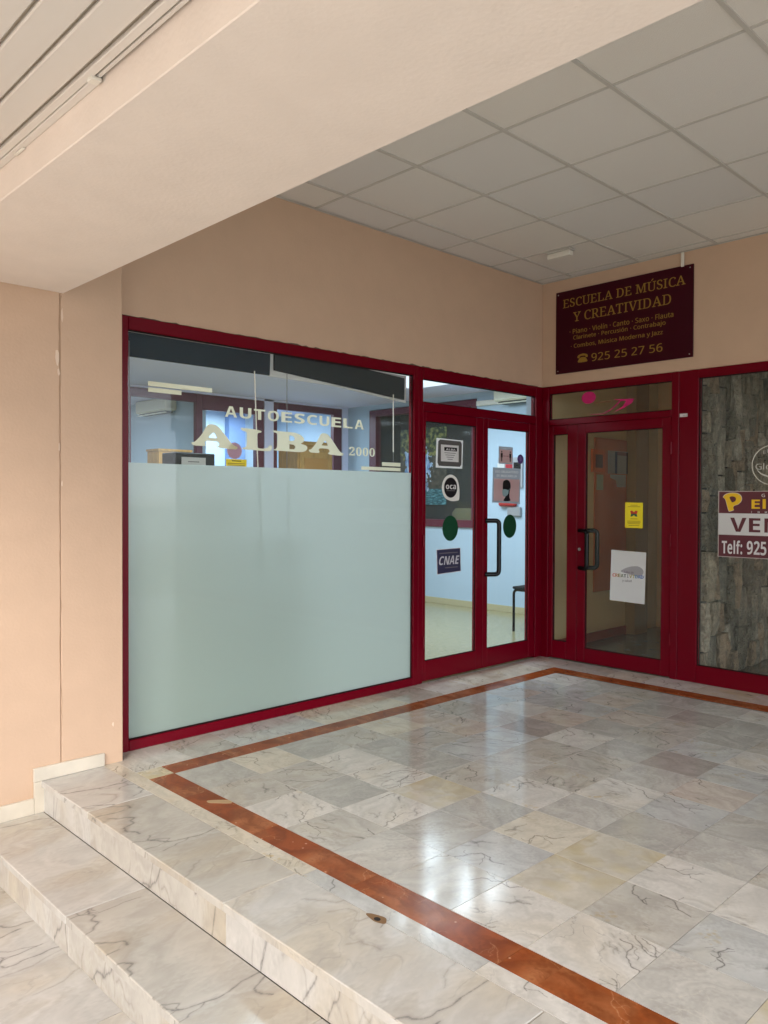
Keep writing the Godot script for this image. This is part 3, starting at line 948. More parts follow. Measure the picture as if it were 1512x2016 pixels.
func ring(called: String, c: Vector2, r: float, w: float, at: float, m: Material, parent: Node) -> void:
	var st := SurfaceTool.new()
	st.begin(Mesh.PRIMITIVE_TRIANGLES)
	var uv := func(v: Vector3, _n: Vector3) -> Vector2: return Vector2(v.x, v.y)
	for i in 64:
		var a := Vector2.from_angle(TAU * i / 64)
		var b := Vector2.from_angle(TAU * (i + 1) / 64)
		for q in [[0.001, Vector3.BACK], [0.0, Vector3.FORWARD]]:
			quad(st, Vector3(a.x * r, a.y * r, q[0]), Vector3(b.x * r, b.y * r, q[0]), Vector3(b.x * (r - w), b.y * (r - w), q[0]), Vector3(a.x * (r - w), a.y * (r - w), q[0]), q[1], uv)
	put(called, st.commit(), m, Vector3(c.x, c.y, at), parent)


func signs() -> void:
	var s := thing("music_school_sign", "dark burgundy sign with gold lettering for the music school", "sign", Vector3(0.74, 2.417, 0.0))
	box("panel", Vector3(0.146, 2.417, 0.002), Vector3(1.34, 3.104, 0.014), M.sign, s, 0.002)
	var at := 0.0141
	text("lettering", "ESCUELA DE MÚSICA", serif, "z", at, Vector2(0.748, 3.008), 1.064, 0.092, M.gold, s)
	text("lettering", "Y CREATIVIDAD", serif, "z", at, Vector2(0.742, 2.874), 0.852, 0.078, M.gold, s)
	text("lettering", "· Piano · Violín · Canto · Saxo · Flauta", sans, "z", at, Vector2(0.735, 2.757), 0.905, 0.042, M.gold, s)
	text("lettering", "Clarinete · Percusión · Contrabajo", sans, "z", at, Vector2(0.722, 2.699), 0.808, 0.046, M.gold, s)
	text("lettering", "· Combos, Música Moderna y Jazz", sans, "z", at, Vector2(0.7, 2.63), 0.808, 0.046, M.gold, s)
	text("lettering", "925 25 27 56", sans, "z", at, Vector2(0.797, 2.519), 0.612, 0.064, M.gold, s)
	flat("telephone_symbol", spline([Vector2(0.368, 2.492), Vector2(0.448, 2.492), Vector2(0.446, 2.512), Vector2(0.428, 2.53), Vector2(0.388, 2.53), Vector2(0.37, 2.512)], 3), "z", at, 0.0015, M.gold, s)
	flat("telephone_symbol", spline([Vector2(0.36, 2.53), Vector2(0.366, 2.55), Vector2(0.4, 2.56), Vector2(0.42, 2.56), Vector2(0.45, 2.55), Vector2(0.456, 2.53), Vector2(0.438, 2.528), Vector2(0.43, 2.542), Vector2(0.386, 2.542), Vector2(0.378, 2.528)], 3), "z", at, 0.0015, M.gold, s)
	for c in [Vector2(0.17, 2.44), Vector2(1.315, 2.44), Vector2(0.17, 3.08), Vector2(1.315, 3.08)]:
		put("screw", tube([Vector3(0, 0, 0), Vector3(0, 0, 0.003)], 0.005, 10), M.steel, Vector3(c.x, c.y, 0.014), s)
	var cd := box("cable_conduit", Vector3(1.248, 3.095, 0.0145), Vector3(1.27, 3.2, 0.03), M.white_plastic, self, 0.003)
	tag(cd, "short white cable conduit running from the tiled ceiling to the dark sign", "conduit")
	# for sale board behind the tall window pane
	var b := thing("for_sale_board", "maroon and white for sale board with a yellow P on the tall window", "sign", Vector3(1.9, 0.945, -0.02))
	var maroon := mat(rgb(92, 34, 44), 0.55)
	var yel := mat(rgb(236, 190, 20), 0.5)
	var bz := -0.0118
	box("panel", Vector3(1.53, 0.945, bz), Vector3(2.36, 1.421, bz + 0.0015), mat(rgb(190, 178, 172), 0.5), b, 0.0)
	box("field", Vector3(1.536, 1.262, bz + 0.0016), Vector3(2.354, 1.416, bz + 0.0022), maroon, b, 0.0)
	box("field", Vector3(1.532, 1.106, bz + 0.0016), Vector3(2.358, 1.261, bz + 0.0022), M.paper, b, 0.0)
	box("field", Vector3(1.536, 0.95, bz + 0.0016), Vector3(2.354, 1.105, bz + 0.0022), maroon, b, 0.0)
	var lz := bz + 0.0023
	text("lettering", "VENDE", sans_bold, "z", lz, Vector2(1.914, 1.18), 0.592, 0.1, maroon, b, 0.001)
	text("lettering", "Telf:", sans_bold, "z", lz, Vector2(1.632, 1.018), 0.145, 0.098, M.paper, b, 0.001)
	text("lettering", "925", sans_bold, "z", lz, Vector2(1.803, 1.019), 0.133, 0.098, M.paper, b, 0.001)
	text("lettering", "El", sans_bold, "z", lz, Vector2(1.814, 1.33), 0.096, 0.068, yel, b, 0.001)
	text("lettering", "G", sans, "z", lz, Vector2(1.845, 1.389), 0.022, 0.022, M.paper, b, 0.001)
	for k in 3:
		text("lettering", "INM"[k], sans, "z", lz, Vector2(1.766 + 0.049 * k, 1.272), [0.004, 0.012, 0.014][k], 0.012, M.paper, b, 0.001)
	var edge := mat(rgb(214, 204, 196), 0.5)
	var p_out := spline([Vector2(1.567, 1.376), Vector2(1.585, 1.397), Vector2(1.62, 1.406), Vector2(1.665, 1.403), Vector2(1.692, 1.383), Vector2(1.694, 1.352), Vector2(1.672, 1.327), Vector2(1.645, 1.317), Vector2(1.638, 1.302), Vector2(1.642, 1.287), Vector2(1.612, 1.277), Vector2(1.603, 1.29), Vector2(1.592, 1.33), Vector2(1.582, 1.362)], 3)
	flat("emblem", p_out.map(func(v): return (v - Vector2(1.632, 1.345)) * 1.06 + Vector2(1.632, 1.345)), "z", lz, 0.0005, edge, b)
	flat("emblem", p_out, "z", lz + 0.0006, 0.0008, yel, b)
	flat("emblem", spline([Vector2(1.612, 1.376), Vector2(1.632, 1.383), Vector2(1.655, 1.374), Vector2(1.655, 1.352), Vector2(1.632, 1.34), Vector2(1.622, 1.352)], 3), "z", lz + 0.0015, 0.0006, maroon, b)
	# round white line logo on the same pane
	var lg := thing("round_logo_sticker", "round white outline logo sticker on the glass above the for sale board", "sticker", Vector3(1.9, 1.46, -0.0118))
	var white := mat(rgb(206, 204, 190), 0.6)
	ring("logo_ring", Vector2(1.903, 1.601), 0.14, 0.006, -0.0117, white, lg)
	text("lettering", "E", sans, "z", -0.0117, Vector2(1.85, 1.69), 0.018, 0.022, white, lg, 0.001)
	text("lettering", "L", sans, "z", -0.0117, Vector2(1.875, 1.699), 0.016, 0.022, white, lg, 0.001)
	text("lettering", "Gloc", sans, "z", -0.0117, Vector2(1.86, 1.592), 0.14, 0.045, white, lg, 0.001)
	flat("logo_swash", spline([Vector2(1.8, 1.57), Vector2(1.83, 1.545), Vector2(1.87, 1.53), Vector2(1.91, 1.52), Vector2(1.91, 1.512), Vector2(1.865, 1.52), Vector2(1.825, 1.538)], 3), "z", -0.0117, 0.001, white, lg)


func notices() -> void:
	var gx := -0.0108  # face of the door panes
	var gl := func(called: String, label: String, cat: String, z: float, y: float) -> Node3D: return thing(called, label, cat, Vector3(gx, y, z))
	# framed certificate: grey board with white sheet
	var c: Node3D = gl.call("certificate", "grey framed white certificate stuck on the upper glass of the driving school door", "certificate", 1.185, 1.7)
	flat("backing", spline([Vector2(1.345, 1.592), Vector2(1.337, 1.814), Vector2(1.033, 1.81), Vector2(1.04, 1.592)], 1), "x", gx, 0.0008, M.paper, c)
	flat("border", [Vector2(1.312, 1.606), Vector2(1.326, 1.63), Vector2(1.318, 1.79), Vector2(1.298, 1.804), Vector2(1.064, 1.802), Vector2(1.048, 1.784), Vector2(1.052, 1.624), Vector2(1.07, 1.606)], "x", gx + 0.0009, 0.0006, mat(rgb(84, 82, 80), 0.6), c)
	flat("sheet", rect(1.085, 1.641, 1.289, 1.768), "x", gx + 0.0016, 0.0006, M.paper, c)
	flat("print_bar", rect(1.105, 1.722, 1.252, 1.75), "x", gx + 0.0023, 0.0004, M.ink, c)
	text("lettering", "ALBA", sans_bold, "x", gx + 0.0028, Vector2(1.178, 1.734), 0.11, 0.014, M.paper, c, 0.0004)
	for k in 4:
		flat("print_line", rect(1.12 + 0.012 * k, 1.705 - 0.016 * k, 1.25 - 0.012 * k, 1.709 - 0.016 * k), "x", gx + 0.0023, 0.0004, M.grey_ink, c)
	# round black sticker
	var o: Node3D = gl.call("round_sticker", "round black and white sticker on the driving school door glass above a green dot", "sticker", 1.175, 1.34)
	flat("backing", spline([Vector2(1.275, 1.443), Vector2(1.245, 1.515), Vector2(1.175, 1.543), Vector2(1.105, 1.515), Vector2(1.075, 1.443), Vector2(1.074, 1.36), Vector2(1.1, 1.344), Vector2(1.175, 1.343), Vector2(1.245, 1.372)], 4), "x", gx, 0.0008, lit_through(mat(rgb(224, 216, 204), 0.6)), o)
	flat("disc", oval(1.175, 1.444, 0.076, 0.077), "x", gx + 0.0009, 0.0006, M.ink, o)
	text("lettering", "oca", sans_bold, "x", gx + 0.0016, Vector2(1.172, 1.449), 0.116, 0.034, M.paper, o, 0.0005)
	flat("print_line", rect(1.125, 1.418, 1.222, 1.423), "x", gx + 0.0016, 0.0004, M.grey_ink, o)
	# green visibility dots, one on each leaf
	for k in 2:
		var zc: float = [1.177, 0.432][k]
		var d := flat("green_dot", oval(zc, 1.134, 0.09, 0.097), "x", gx, 0.0008, M.green_dot, self)
		tag(d, ["dark green round dot on the door glass below the round black sticker", "dark green round dot on the door glass below the face mask notice"][k], "sticker", "green dots on the driving school doors")
	# dark blue sticker with slanted lettering
	var b: Node3D = gl.call("blue_sticker", "dark blue square sticker with slanted white lettering low on the driving school door", "sticker", 1.19, 0.79)
	flat("backing", [Vector2(1.326, 0.788), Vector2(1.334, 0.978), Vector2(1.057, 0.982), Vector2(1.05, 0.797)], "x", gx, 0.0008, mat(rgb(196, 190, 196), 0.5), b)
	flat("field", [Vector2(1.319, 0.793), Vector2(1.327, 0.973), Vector2(1.063, 0.977), Vector2(1.056, 0.802)], "x", gx + 0.0009, 0.0006, mat(rgb(44, 44, 74), 0.5), b)
	text("lettering", "CNAE", sans_bold, "x", gx + 0.0016, Vector2(1.19, 0.891), 0.225, 0.066, mat(rgb(196, 196, 200), 0.5), b, 0.0005, 0.25)
	for k in 2:
		flat("print_line", rect(1.09, [0.944, 0.832][k], [1.3, 1.235][k], [0.95, 0.838][k]), "x", gx + 0.0016, 0.0004, M.grey_ink, b)
	# keep distance notice
	var pinkish := lit_through(mat(rgb(214, 178, 176), 0.6))
	var greyblue := lit_through(mat(rgb(132, 142, 158), 0.6))
	var n: Node3D = gl.call("distance_notice", "small notice with two standing figures and an arrow at the top of the door glass", "notice", 0.49, 1.647)
	flat("backing", rect(0.396, 1.647, 0.585, 1.789), "x", gx, 0.0008, greyblue, n)
	flat("field", rect(0.408, 1.656, 0.573, 1.764), "x", gx + 0.0009, 0.0005, pinkish, n)
	text("lettering", "MANTENGA LA DISTANCIA", sans, "x", gx + 0.0009, Vector2(0.49, 1.7765), 0.15, 0.009, M.paper, n, 0.0004)
	for zc in [0.546, 0.432]:
		flat("figure_print", oval(zc, 1.746, 0.007, 0.008, 12), "x", gx + 0.0015, 0.0004, M.ink, n)
		flat("figure_print", [Vector2(zc - 0.013, 1.735), Vector2(zc + 0.013, 1.735), Vector2(zc + 0.012, 1.7), Vector2(zc + 0.007, 1.7), Vector2(zc + 0.006, 1.667), Vector2(zc - 0.006, 1.667), Vector2(zc - 0.007, 1.7), Vector2(zc - 0.012, 1.7)], "x", gx + 0.0015, 0.0004, M.ink, n)
	flat("arrow_print", [Vector2(0.525, 1.712), Vector2(0.515, 1.718), Vector2(0.515, 1.7135), Vector2(0.463, 1.7135), Vector2(0.463, 1.718), Vector2(0.453, 1.712), Vector2(0.463, 1.706), Vector2(0.463, 1.7105), Vector2(0.515, 1.7105), Vector2(0.515, 1.706)], "x", gx + 0.0015, 0.0004, mat(rgb(150, 70, 74), 0.6), n)
	# face mask notice
	var m: Node3D = gl.call("face_mask_notice", "square pink and grey notice showing a head with a face mask on the door", "notice", 0.475, 1.32)
	flat("backing", [Vector2(0.668, 1.331), Vector2(0.66, 1.615), Vector2(0.285, 1.614), Vector2(0.294, 1.319)], "x", gx, 0.0008, greyblue, m)
	flat("field", [Vector2(0.65, 1.346), Vector2(0.645, 1.525), Vector2(0.301, 1.524), Vector2(0.31, 1.336)], "x", gx + 0.0009, 0.0005, pinkish, m)
	text("lettering", "USO OBLIGATORIO", sans_bold, "x", gx + 0.0009, Vector2(0.475, 1.583), 0.31, 0.02, M.paper, m, 0.0004)
	text("lettering", "DE MASCARILLA", sans_bold, "x", gx + 0.0009, Vector2(0.475, 1.55), 0.27, 0.02, M.paper, m, 0.0004)
	flat("head_print", spline([Vector2(0.53, 1.47), Vector2(0.52, 1.505), Vector2(0.475, 1.518), Vector2(0.435, 1.5), Vector2(0.425, 1.46), Vector2(0.438, 1.42), Vector2(0.44, 1.375), Vector2(0.43, 1.345), Vector2(0.52, 1.345), Vector2(0.49, 1.385), Vector2(0.525, 1.42)], 3), "x", gx + 0.0015, 0.0004, M.ink, m)
	flat("mask_print", spline([Vector2(0.535, 1.432), Vector2(0.5, 1.44), Vector2(0.455, 1.428), Vector2(0.462, 1.398), Vector2(0.505, 1.378), Vector2(0.53, 1.392)], 3), "x", gx + 0.002, 0.0004, mat(rgb(140, 168, 172), 0.6), m)
	flat("mask_print", [Vector2(0.46, 1.43), Vector2(0.425, 1.452), Vector2(0.425, 1.448), Vector2(0.46, 1.424)], "x", gx + 0.002, 0.0004, mat(rgb(140, 168, 172), 0.6), m)
	# oval purple sticker
	var pu: Node3D = gl.call("purple_sticker", "small oval purple sticker on the door glass beside the distance notice", "sticker", 0.29, 1.655)
	flat("disc", oval(0.29, 1.695, 0.042, 0.039, 24), "x", gx, 0.0008, mat(rgb(84, 62, 120), 0.5), pu)
	flat("figure_print", oval(0.288, 1.698, 0.014, 0.022, 12), "x", gx + 0.0009, 0.0004, mat(rgb(120, 100, 156), 0.5), pu)
	# on the music school door
	var gz := -0.0108
	var y := thing("yellow_flyer", "yellow flyer with a red and green butterfly on the music school door", "flyer", Vector3(0.865, 1.134, gz))
	flat("sheet", [Vector2(0.789, 1.135), Vector2(0.789, 1.336), Vector2(0.941, 1.334), Vector2(0.94, 1.133)], "z", gz, 0.0006, mat(rgb(236, 214, 24), 0.6), y)
	flat("butterfly_print", [Vector2(0.833, 1.268), Vector2(0.85, 1.272), Vector2(0.865, 1.258), Vector2(0.88, 1.272), Vector2(0.898, 1.268), Vector2(0.89, 1.245), Vector2(0.84, 1.245)], "z", gz + 0.0007, 0.0004, mat(rgb(200, 60, 34), 0.6), y)
	flat("butterfly_print", [Vector2(0.84, 1.244), Vector2(0.865, 1.25), Vector2(0.89, 1.244), Vector2(0.895, 1.224), Vector2(0.88, 1.224), Vector2(0.865, 1.236), Vector2(0.85, 1.224), Vector2(0.836, 1.224)], "z", gz + 0.0007, 0.0004, mat(rgb(40, 92, 62), 0.6), y)
	for k in 7:
		var yy: float = [1.312, 1.3, 1.204, 1.186, 1.176, 1.166, 1.152][k]
		var hw: float = [0.03, 0.052, 0.03, 0.056, 0.056, 0.052, 0.045][k]
		flat("print_line", rect(0.865 - hw, yy, 0.865 + hw, yy + 0.004), "z", gz + 0.0007, 0.0003, mat(rgb(150, 120, 20), 0.6), y)
	var w := thing("white_poster", "white sheet with a colourful logo on the lower glass of the music school door", "poster", Vector3(0.82, 0.54, gz))
	flat("sheet", [Vector2(0.659, 0.548), Vector2(0.671, 0.954), Vector2(0.972, 0.946), Vector2(0.961, 0.54)], "z", gz, 0.0006, M.paper, w)
	flat("grey_swash", spline([Vector2(0.755, 0.786), Vector2(0.82, 0.822), Vector2(0.9, 0.834), Vector2(0.945, 0.81), Vector2(0.945, 0.775), Vector2(0.9, 0.752), Vector2(0.82, 0.77)], 3), "z", gz + 0.0007, 0.0003, mat(rgb(160, 156, 158), 0.6), w)
	text("lettering", "Taller de", sans, "z", gz + 0.0011, Vector2(0.825, 0.783), 0.085, 0.018, mat(rgb(90, 70, 80), 0.6), w, 0.0003)
	var cols := [rgb(206, 60, 50), rgb(190, 120, 60), rgb(150, 130, 60), rgb(90, 110, 60), rgb(60, 70, 70), rgb(70, 70, 80), rgb(170, 150, 50), rgb(190, 180, 90), rgb(90, 140, 170), rgb(60, 110, 180), rgb(40, 90, 170)]
	for i in 11:
		text("letter", "CREATIVIDAD"[i], sans_bold, "z", gz + 0.0011, Vector2(0.695 + 0.0245 * i, 0.752), 0.0235 if i != 5 and i != 7 else 0.01, 0.026, mat(cols[i], 0.6), w, 0.0003)
	text("lettering", "y salud", sans, "z", gz + 0.0011, Vector2(0.81, 0.712), 0.08, 0.024, mat(rgb(80, 60, 74), 0.6), w, 0.0003)


# ---------------------------------------------------------------- indoors
func room_part(called: String, a: Vector3, b: Vector3, m: Material) -> MeshInstance3D:
	var o := box(called, a, b, m, self, 0.0)
	o.set_meta("kind", "structure")
	return o


func lamp_strip(at: Vector3, size: Vector2, energy: float, label: String, tint: Color) -> void:
	var t := thing("ceiling_light", label, "ceiling light", at, "ceiling lights inside the driving school")
	box("housing", at + Vector3(-size.x / 2 - 0.02, -0.03, -size.y / 2 - 0.02), at + Vector3(size.x / 2 + 0.02, -0.001, size.y / 2 + 0.02), M.white_plastic, t, 0.003)
	box("lamp_panel", at + Vector3(-size.x / 2, -0.036, -size.y / 2), at + Vector3(size.x / 2, -0.0305, size.y / 2), M.lamp, t, 0.001)
	var l := AreaLight3D.new()
	l.name = "lamp_glow"
	l.area_size = size
	l.light_energy = energy
	l.light_color = tint
	l.shadow_enabled = true
	l.area_range = 12.0
	t.add_child(l)
	l.position = Vector3(0, -0.045, 0)
	l.rotation.x = -PI / 2


func driving_school_room() -> void:
	var CY := 2.69
	room_part("room_floor", Vector3(-9.0, -0.14, -4.2), Vector3(-0.06, 0.0, 4.2), M.terrazzo)
	room_part("room_ceiling", Vector3(-9.0, CY, -4.2), Vector3(-0.161, CY + 0.1, 4.2), M.lilac_ceiling)
	# wall between driving school and music school, then the inner wall with the dark window
	room_part("room_wall", Vector3(-0.2, 0.0, -4.2), Vector3(-0.1, 3.3, -0.05), M.blue_wall)
	var rw := setting("room_wall", Vector3(-2.5, 0, -1.97))
	for q in [[Vector3(-9, 0, -2.07), Vector3(-4.29, CY, -1.97)], [Vector3(-2.335, 0, -2.07), Vector3(-0.2, CY, -1.97)], [Vector3(-4.288, 0, -2.07), Vector3(-2.337, 1.0, -1.97)], [Vector3(-4.288, 2.62, -2.07), Vector3(-2.337, CY, -1.97)]]:
		box("wall_face", q[0], q[1], M.blue_wall, rw, 0.0)
	box("skirting", Vector3(-4.7, 0, -1.969), Vector3(-0.2, 0.075, -1.955), M.beige_skirt, rw, 0.002)
	var iw := thing("interior_window", "dark inner window with plum frame seen through the driving school door", "window", Vector3(-3.3, 1.0, -1.97))
	bar(iw, "sill", Vector3(-4.29, 1.0, -2.06), Vector3(-2.335, 1.095, -1.945), M.plum)
	bar(iw, "frame_post", Vector3(-2.405, 1.096, -2.05), Vector3(-2.336, 2.61, -1.95), M.plum)
	bar(iw, "frame_post", Vector3(-4.285, 1.096, -2.05), Vector3(-4.15, 2.61, -1.95), M.plum)
	bar(iw, "top_rail", Vector3(-4.149, 2.52, -2.05), Vector3(-2.406, 2.61, -1.95), M.plum)
	box("pane", Vector3(-4.15, 1.09, -2.012), Vector3(-2.405, 2.52, -2.006), M.inner_glass, iw, 0.0)
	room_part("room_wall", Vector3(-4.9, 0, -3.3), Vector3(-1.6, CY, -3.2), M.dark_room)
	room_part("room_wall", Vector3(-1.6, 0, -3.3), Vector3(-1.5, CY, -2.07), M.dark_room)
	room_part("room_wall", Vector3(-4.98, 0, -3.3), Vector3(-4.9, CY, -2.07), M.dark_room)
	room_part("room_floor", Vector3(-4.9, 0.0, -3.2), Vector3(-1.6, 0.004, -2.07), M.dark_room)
	var ac := thing("armchair", "olive armchair back in the dark room behind the inner window", "armchair", Vector3(-2.75, 0.0, -2.6))
	box("seat", Vector3(-3.05, 0.3, -2.85), Vector3(-2.5, 0.55, -2.3), mat(rgb(92, 88, 60), 0.8), ac, 0.06)
	box("backrest", Vector3(-3.05, 0.4, -2.42), Vector3(-2.48, 1.24, -2.28), mat(rgb(112, 108, 76), 0.8), ac, 0.06)
	for sx in [-3.02, -2.53]:
		box("leg", Vector3(sx - 0.02, 0.004, -2.8), Vector3(sx + 0.02, 0.32, -2.76), M.black, ac, 0.003)
		box("leg", Vector3(sx - 0.02, 0.004, -2.4), Vector3(sx + 0.02, 0.32, -2.36), M.black, ac, 0.003)
	# waterfall poster on the inner window
	var wp := put("waterfall_poster", prism(PackedVector2Array([Vector2(-0.42, -0.51), Vector2(0.42, -0.51), Vector2(0.42, 0.51), Vector2(-0.42, 0.51)]), 0.002), waterfall_mat(), Vector3(-3.28, 1.795, -1.998))
	tag(wp, "tall waterfall and trees poster on the dark inner window", "poster")
	# partition to the offices
	var pt := thing("office_partition", "plum framed glass partition and doorways at the back of the driving school", "partition", Vector3(-4.8, 0, 0))
	var px0 := -4.84
	var px1 := -4.77
	for q in [[1.41, 1.5], [0.455, 0.545], [-0.48, -0.352], [-0.697, -0.628], [-1.855, -1.702]]:
		bar(pt, "frame_post", Vector3(px0, 0, q[0]), Vector3(px1, 2.665, q[1]), M.plum)
	bar(pt, "top_rail", Vector3(px0, 2.56, 0.546), Vector3(px1 - 0.002, 2.665, 1.409), M.plum)
	bar(pt, "top_rail", Vector3(px0, 2.475, -0.351), Vector3(px1 - 0.002, 2.665, 0.454), M.plum)
	bar(pt, "top_rail", Vector3(px0, 2.575, -1.701), Vector3(px1 - 0.002, 2.665, -0.698), M.plum)
	box("pane", Vector3(-4.81, 0.02, 0.545), Vector3(-4.804, 2.56, 1.41), M.inner_glass, pt, 0.0)
	room_part("room_wall", Vector3(-4.86, 0, 1.501), Vector3(-4.76, CY, 4.2), M.blue_wall)
	room_part("room_wall", Vector3(-4.86, 0, -0.627), Vector3(-4.755, CY, -0.481), M.lilac_ceiling)
	room_part("room_wall", Vector3(-4.86, 0, -1.969), Vector3(-4.755, CY, -1.856), M.lilac_ceiling)
	room_part("room_wall", Vector3(-4.86, 2.667, -1.856), Vector3(-4.755, CY, 1.501), M.lilac_ceiling)
	room_part("room_wall", Vector3(-9, 0, 0.36), Vector3(-4.85, CY, 0.45), M.blue_wall)
	room_part("room_wall", Vector3(-6.6, 0, -4.2), Vector3(-6.5, CY, 0.36), M.blue_wall)
	room_part("room_wall", Vector3(-6.499, 0, -1.27), Vector3(-6.38, CY, -0.98), mat(rgb(110, 136, 176), 0.8))
	room_part("room_wall", Vector3(-0.159, 0.0, 4.0), Vector3(-0.05, CY, 4.2), M.blue_wall)
	aircon("air_conditioner", "white wall air conditioner in the office behind the glass partition", Vector3(-5.83, 2.48, 0.45), 0.85, 0.2, 0.17, -6.257)
	aircon("air_conditioner", "white wall air conditioner seen through the pane over the double door", Vector3(-1.5, 2.49, -1.97), 0.95, 0.2, 0.2, -1.93)
	var tr := box("cable_trunking", Vector3(-2.3, 2.515, -1.969), Vector3(-1.935, 2.575, -1.91), M.white_plastic, self, 0.004)
	tag(tr, "white cable trunking ending at the air conditioner over the door", "trunking")
	# blinds, rolled up and crooked, inside the top of the window
	var teal := mat(rgb(12, 30, 44), 0.8, 0.2)
	var b1 := thing("roller_blind", "dark teal blind rolled up straight at the top of the shop window", "blind", Vector3(-0.05, 2.12, 3.3))
	flat("blind_cloth", [Vector2(3.788, 2.118), Vector2(2.833, 2.118), Vector2(2.828, 2.25), Vector2(3.788, 2.25)], "x", -0.06, 0.012, teal, b1)
	put("pull_cord", tube([Vector3(-0.04, 2.13, 2.952), Vector3(-0.04, 1.8, 2.938), Vector3(-0.04, 1.3, 2.915), Vector3(-0.04, 0.9, 2.9)], 0.004, 6), M.white_plastic, Vector3.ZERO, b1)
	put("pull_cord", tube([Vector3(-0.04, 2.2, 3.762), Vector3(-0.04, 0.9, 3.762)], 0.003, 6), M.grey_ink, Vector3.ZERO, b1)
	var b2 := thing("roller_blind", "dark grey blind hanging crooked on pale backing at the top of the window", "blind", Vector3(-0.05, 2.08, 2.2))
	flat("blind_cloth", [Vector2(2.8, 2.154), Vector2(1.648, 2.073), Vector2(1.648, 2.228), Vector2(2.2, 2.262), Vector2(2.8, 2.262)], "x", -0.055, 0.012, mat(rgb(26, 36, 42), 0.8, 0.2), b2)
	flat("backing", [Vector2(2.832, 2.116), Vector2(2.3, 2.108), Vector2(1.61, 2.055), Vector2(1.61, 2.25), Vector2(2.828, 2.262)], "x", -0.07, 0.006, mat(rgb(196, 200, 196), 0.6), b2)
	put("pull_cord", tube([Vector3(-0.04, 2.14, 2.706), Vector3(-0.04, 0.9, 2.705)], 0.0025, 6), M.grey_ink, Vector3.ZERO, b2)
	put("pull_cord", tube([Vector3(-0.04, 2.1, 1.764), Vector3(-0.04, 1.69, 1.762)], 0.004, 6), M.white_plastic, Vector3.ZERO, b2)
	put("pull_cord", tube([Vector3(-0.04, 1.69, 1.762), Vector3(-0.04, 1.2, 1.762)], 0.002, 6), M.grey_ink, Vector3.ZERO, b2)
	# furniture
	var cab := thing("wooden_cabinet", "tall honey coloured wooden cabinet in front of the second doorway", "cabinet", Vector3(-4.5, 0, -0.95))
	box("carcass", Vector3(-4.72, 0, -1.28), Vector3(-4.3, 2.06, -0.68), M.wood, cab, 0.004)
	box("cornice", Vector3(-4.72, 2.061, -1.3), Vector3(-4.27, 2.12, -0.66), M.wood, cab, 0.015)
	box("door", Vector3(-4.299, 0.08, -1.25), Vector3(-4.282, 1.99, -0.71), M.wood, cab, 0.003)
	box("door_panel", Vector3(-4.2815, 1.0, -1.18), Vector3(-4.272, 1.9, -0.78), mat(rgb(178, 130, 70), 0.45), cab, 0.006)
	box("door_panel", Vector3(-4.2815, 0.16, -1.18), Vector3(-4.272, 0.92, -0.78), mat(rgb(178, 130, 70), 0.45), cab, 0.006)
	var bk := thing("bookcase", "pale wooden bookcase whose top shows over the frosted film", "bookcase", Vector3(-3.6, 0, 1.55))
	box("side_panel", Vector3(-3.75, 0, 1.36), Vector3(-3.5, 1.845, 1.385), M.wood, bk, 0.002)
	box("side_panel", Vector3(-3.75, 0, 1.71), Vector3(-3.5, 1.845, 1.735), M.wood, bk, 0.002)
	for yy in [0.05, 0.45, 0.85, 1.25, 1.55]:
		box("shelf", Vector3(-3.745, yy, 1.386), Vector3(-3.505, yy + 0.02, 1.709), M.wood, bk, 0.001)
	box("top_board", Vector3(-3.76, 1.846, 1.35), Vector3(-3.49, 1.87, 1.745), M.wood, bk, 0.002)
	box("front_panel", Vector3(-3.505, 1.575, 1.386), Vector3(-3.499, 1.842, 1.709), M.wood, bk, 0.001)
	var cb := thing("cupboard", "low grey cupboard standing just behind the frosted window", "cupboard", Vector3(-0.65, 0, 3.05))
	box("carcass", Vector3(-0.85, 0, 2.55), Vector3(-0.42, 1.38, 3.55), mat(rgb(150, 146, 140), 0.6), cb, 0.004)
	box("door", Vector3(-0.419, 0.06, 2.57), Vector3(-0.404, 1.34, 3.04), mat(rgb(160, 156, 150), 0.6), cb, 0.003)
	box("door", Vector3(-0.419, 0.06, 3.06), Vector3(-0.404, 1.34, 3.53), mat(rgb(160, 156, 150), 0.6), cb, 0.003)
	var kb := thing("black_box", "black box with a white sheet on its face behind the window", "box", Vector3(-0.58, 1.38, 3.09))
	box("body", Vector3(-0.66, 1.381, 2.941), Vector3(-0.5, 1.645, 3.235), mat(rgb(26, 26, 30), 0.6), kb, 0.006)
	box("sheet", Vector3(-0.4995, 1.46, 3.012), Vector3(-0.498, 1.616, 3.186), M.paper, kb, 0.0)
	flat("print_line", rect(3.06, 1.585, 3.14, 1.59), "x", -0.4978, 0.0004, M.grey_ink, kb)
	var ys := thing("yellow_notice", "yellow notice stuck inside the window under the big lettering", "notice", Vector3(-0.02, 1.5, 3.094))
	flat("sheet", rect(3.022, 1.5465, 3.166, 1.588), "x", -0.0215, 0.0008, mat(rgb(230, 210, 10), 0.6), ys)
	flat("print_line", rect(3.06, 1.575, 3.125, 1.58), "x", -0.0206, 0.0004, M.ink, ys)
	for k in 2:
		flat("print_line", rect(3.035, 1.55 + 0.01 * k, 3.155, 1.554 + 0.01 * k), "x", -0.0206, 0.0004, mat(rgb(140, 120, 10), 0.6), ys)
	var pd := flat("pink_sticker", oval(3.107, 1.638, 0.052, 0.049, 20), "x", -0.0215, 0.0008, mat(rgb(176, 140, 158), 0.6), self)
	tag(pd, "round pink sticker on the window between the big letters A and L", "sticker")
	# chair by the door
	var ch := thing("chair", "black tubular metal chair just inside the driving school door", "chair", Vector3(-0.72, 0, -1.1))
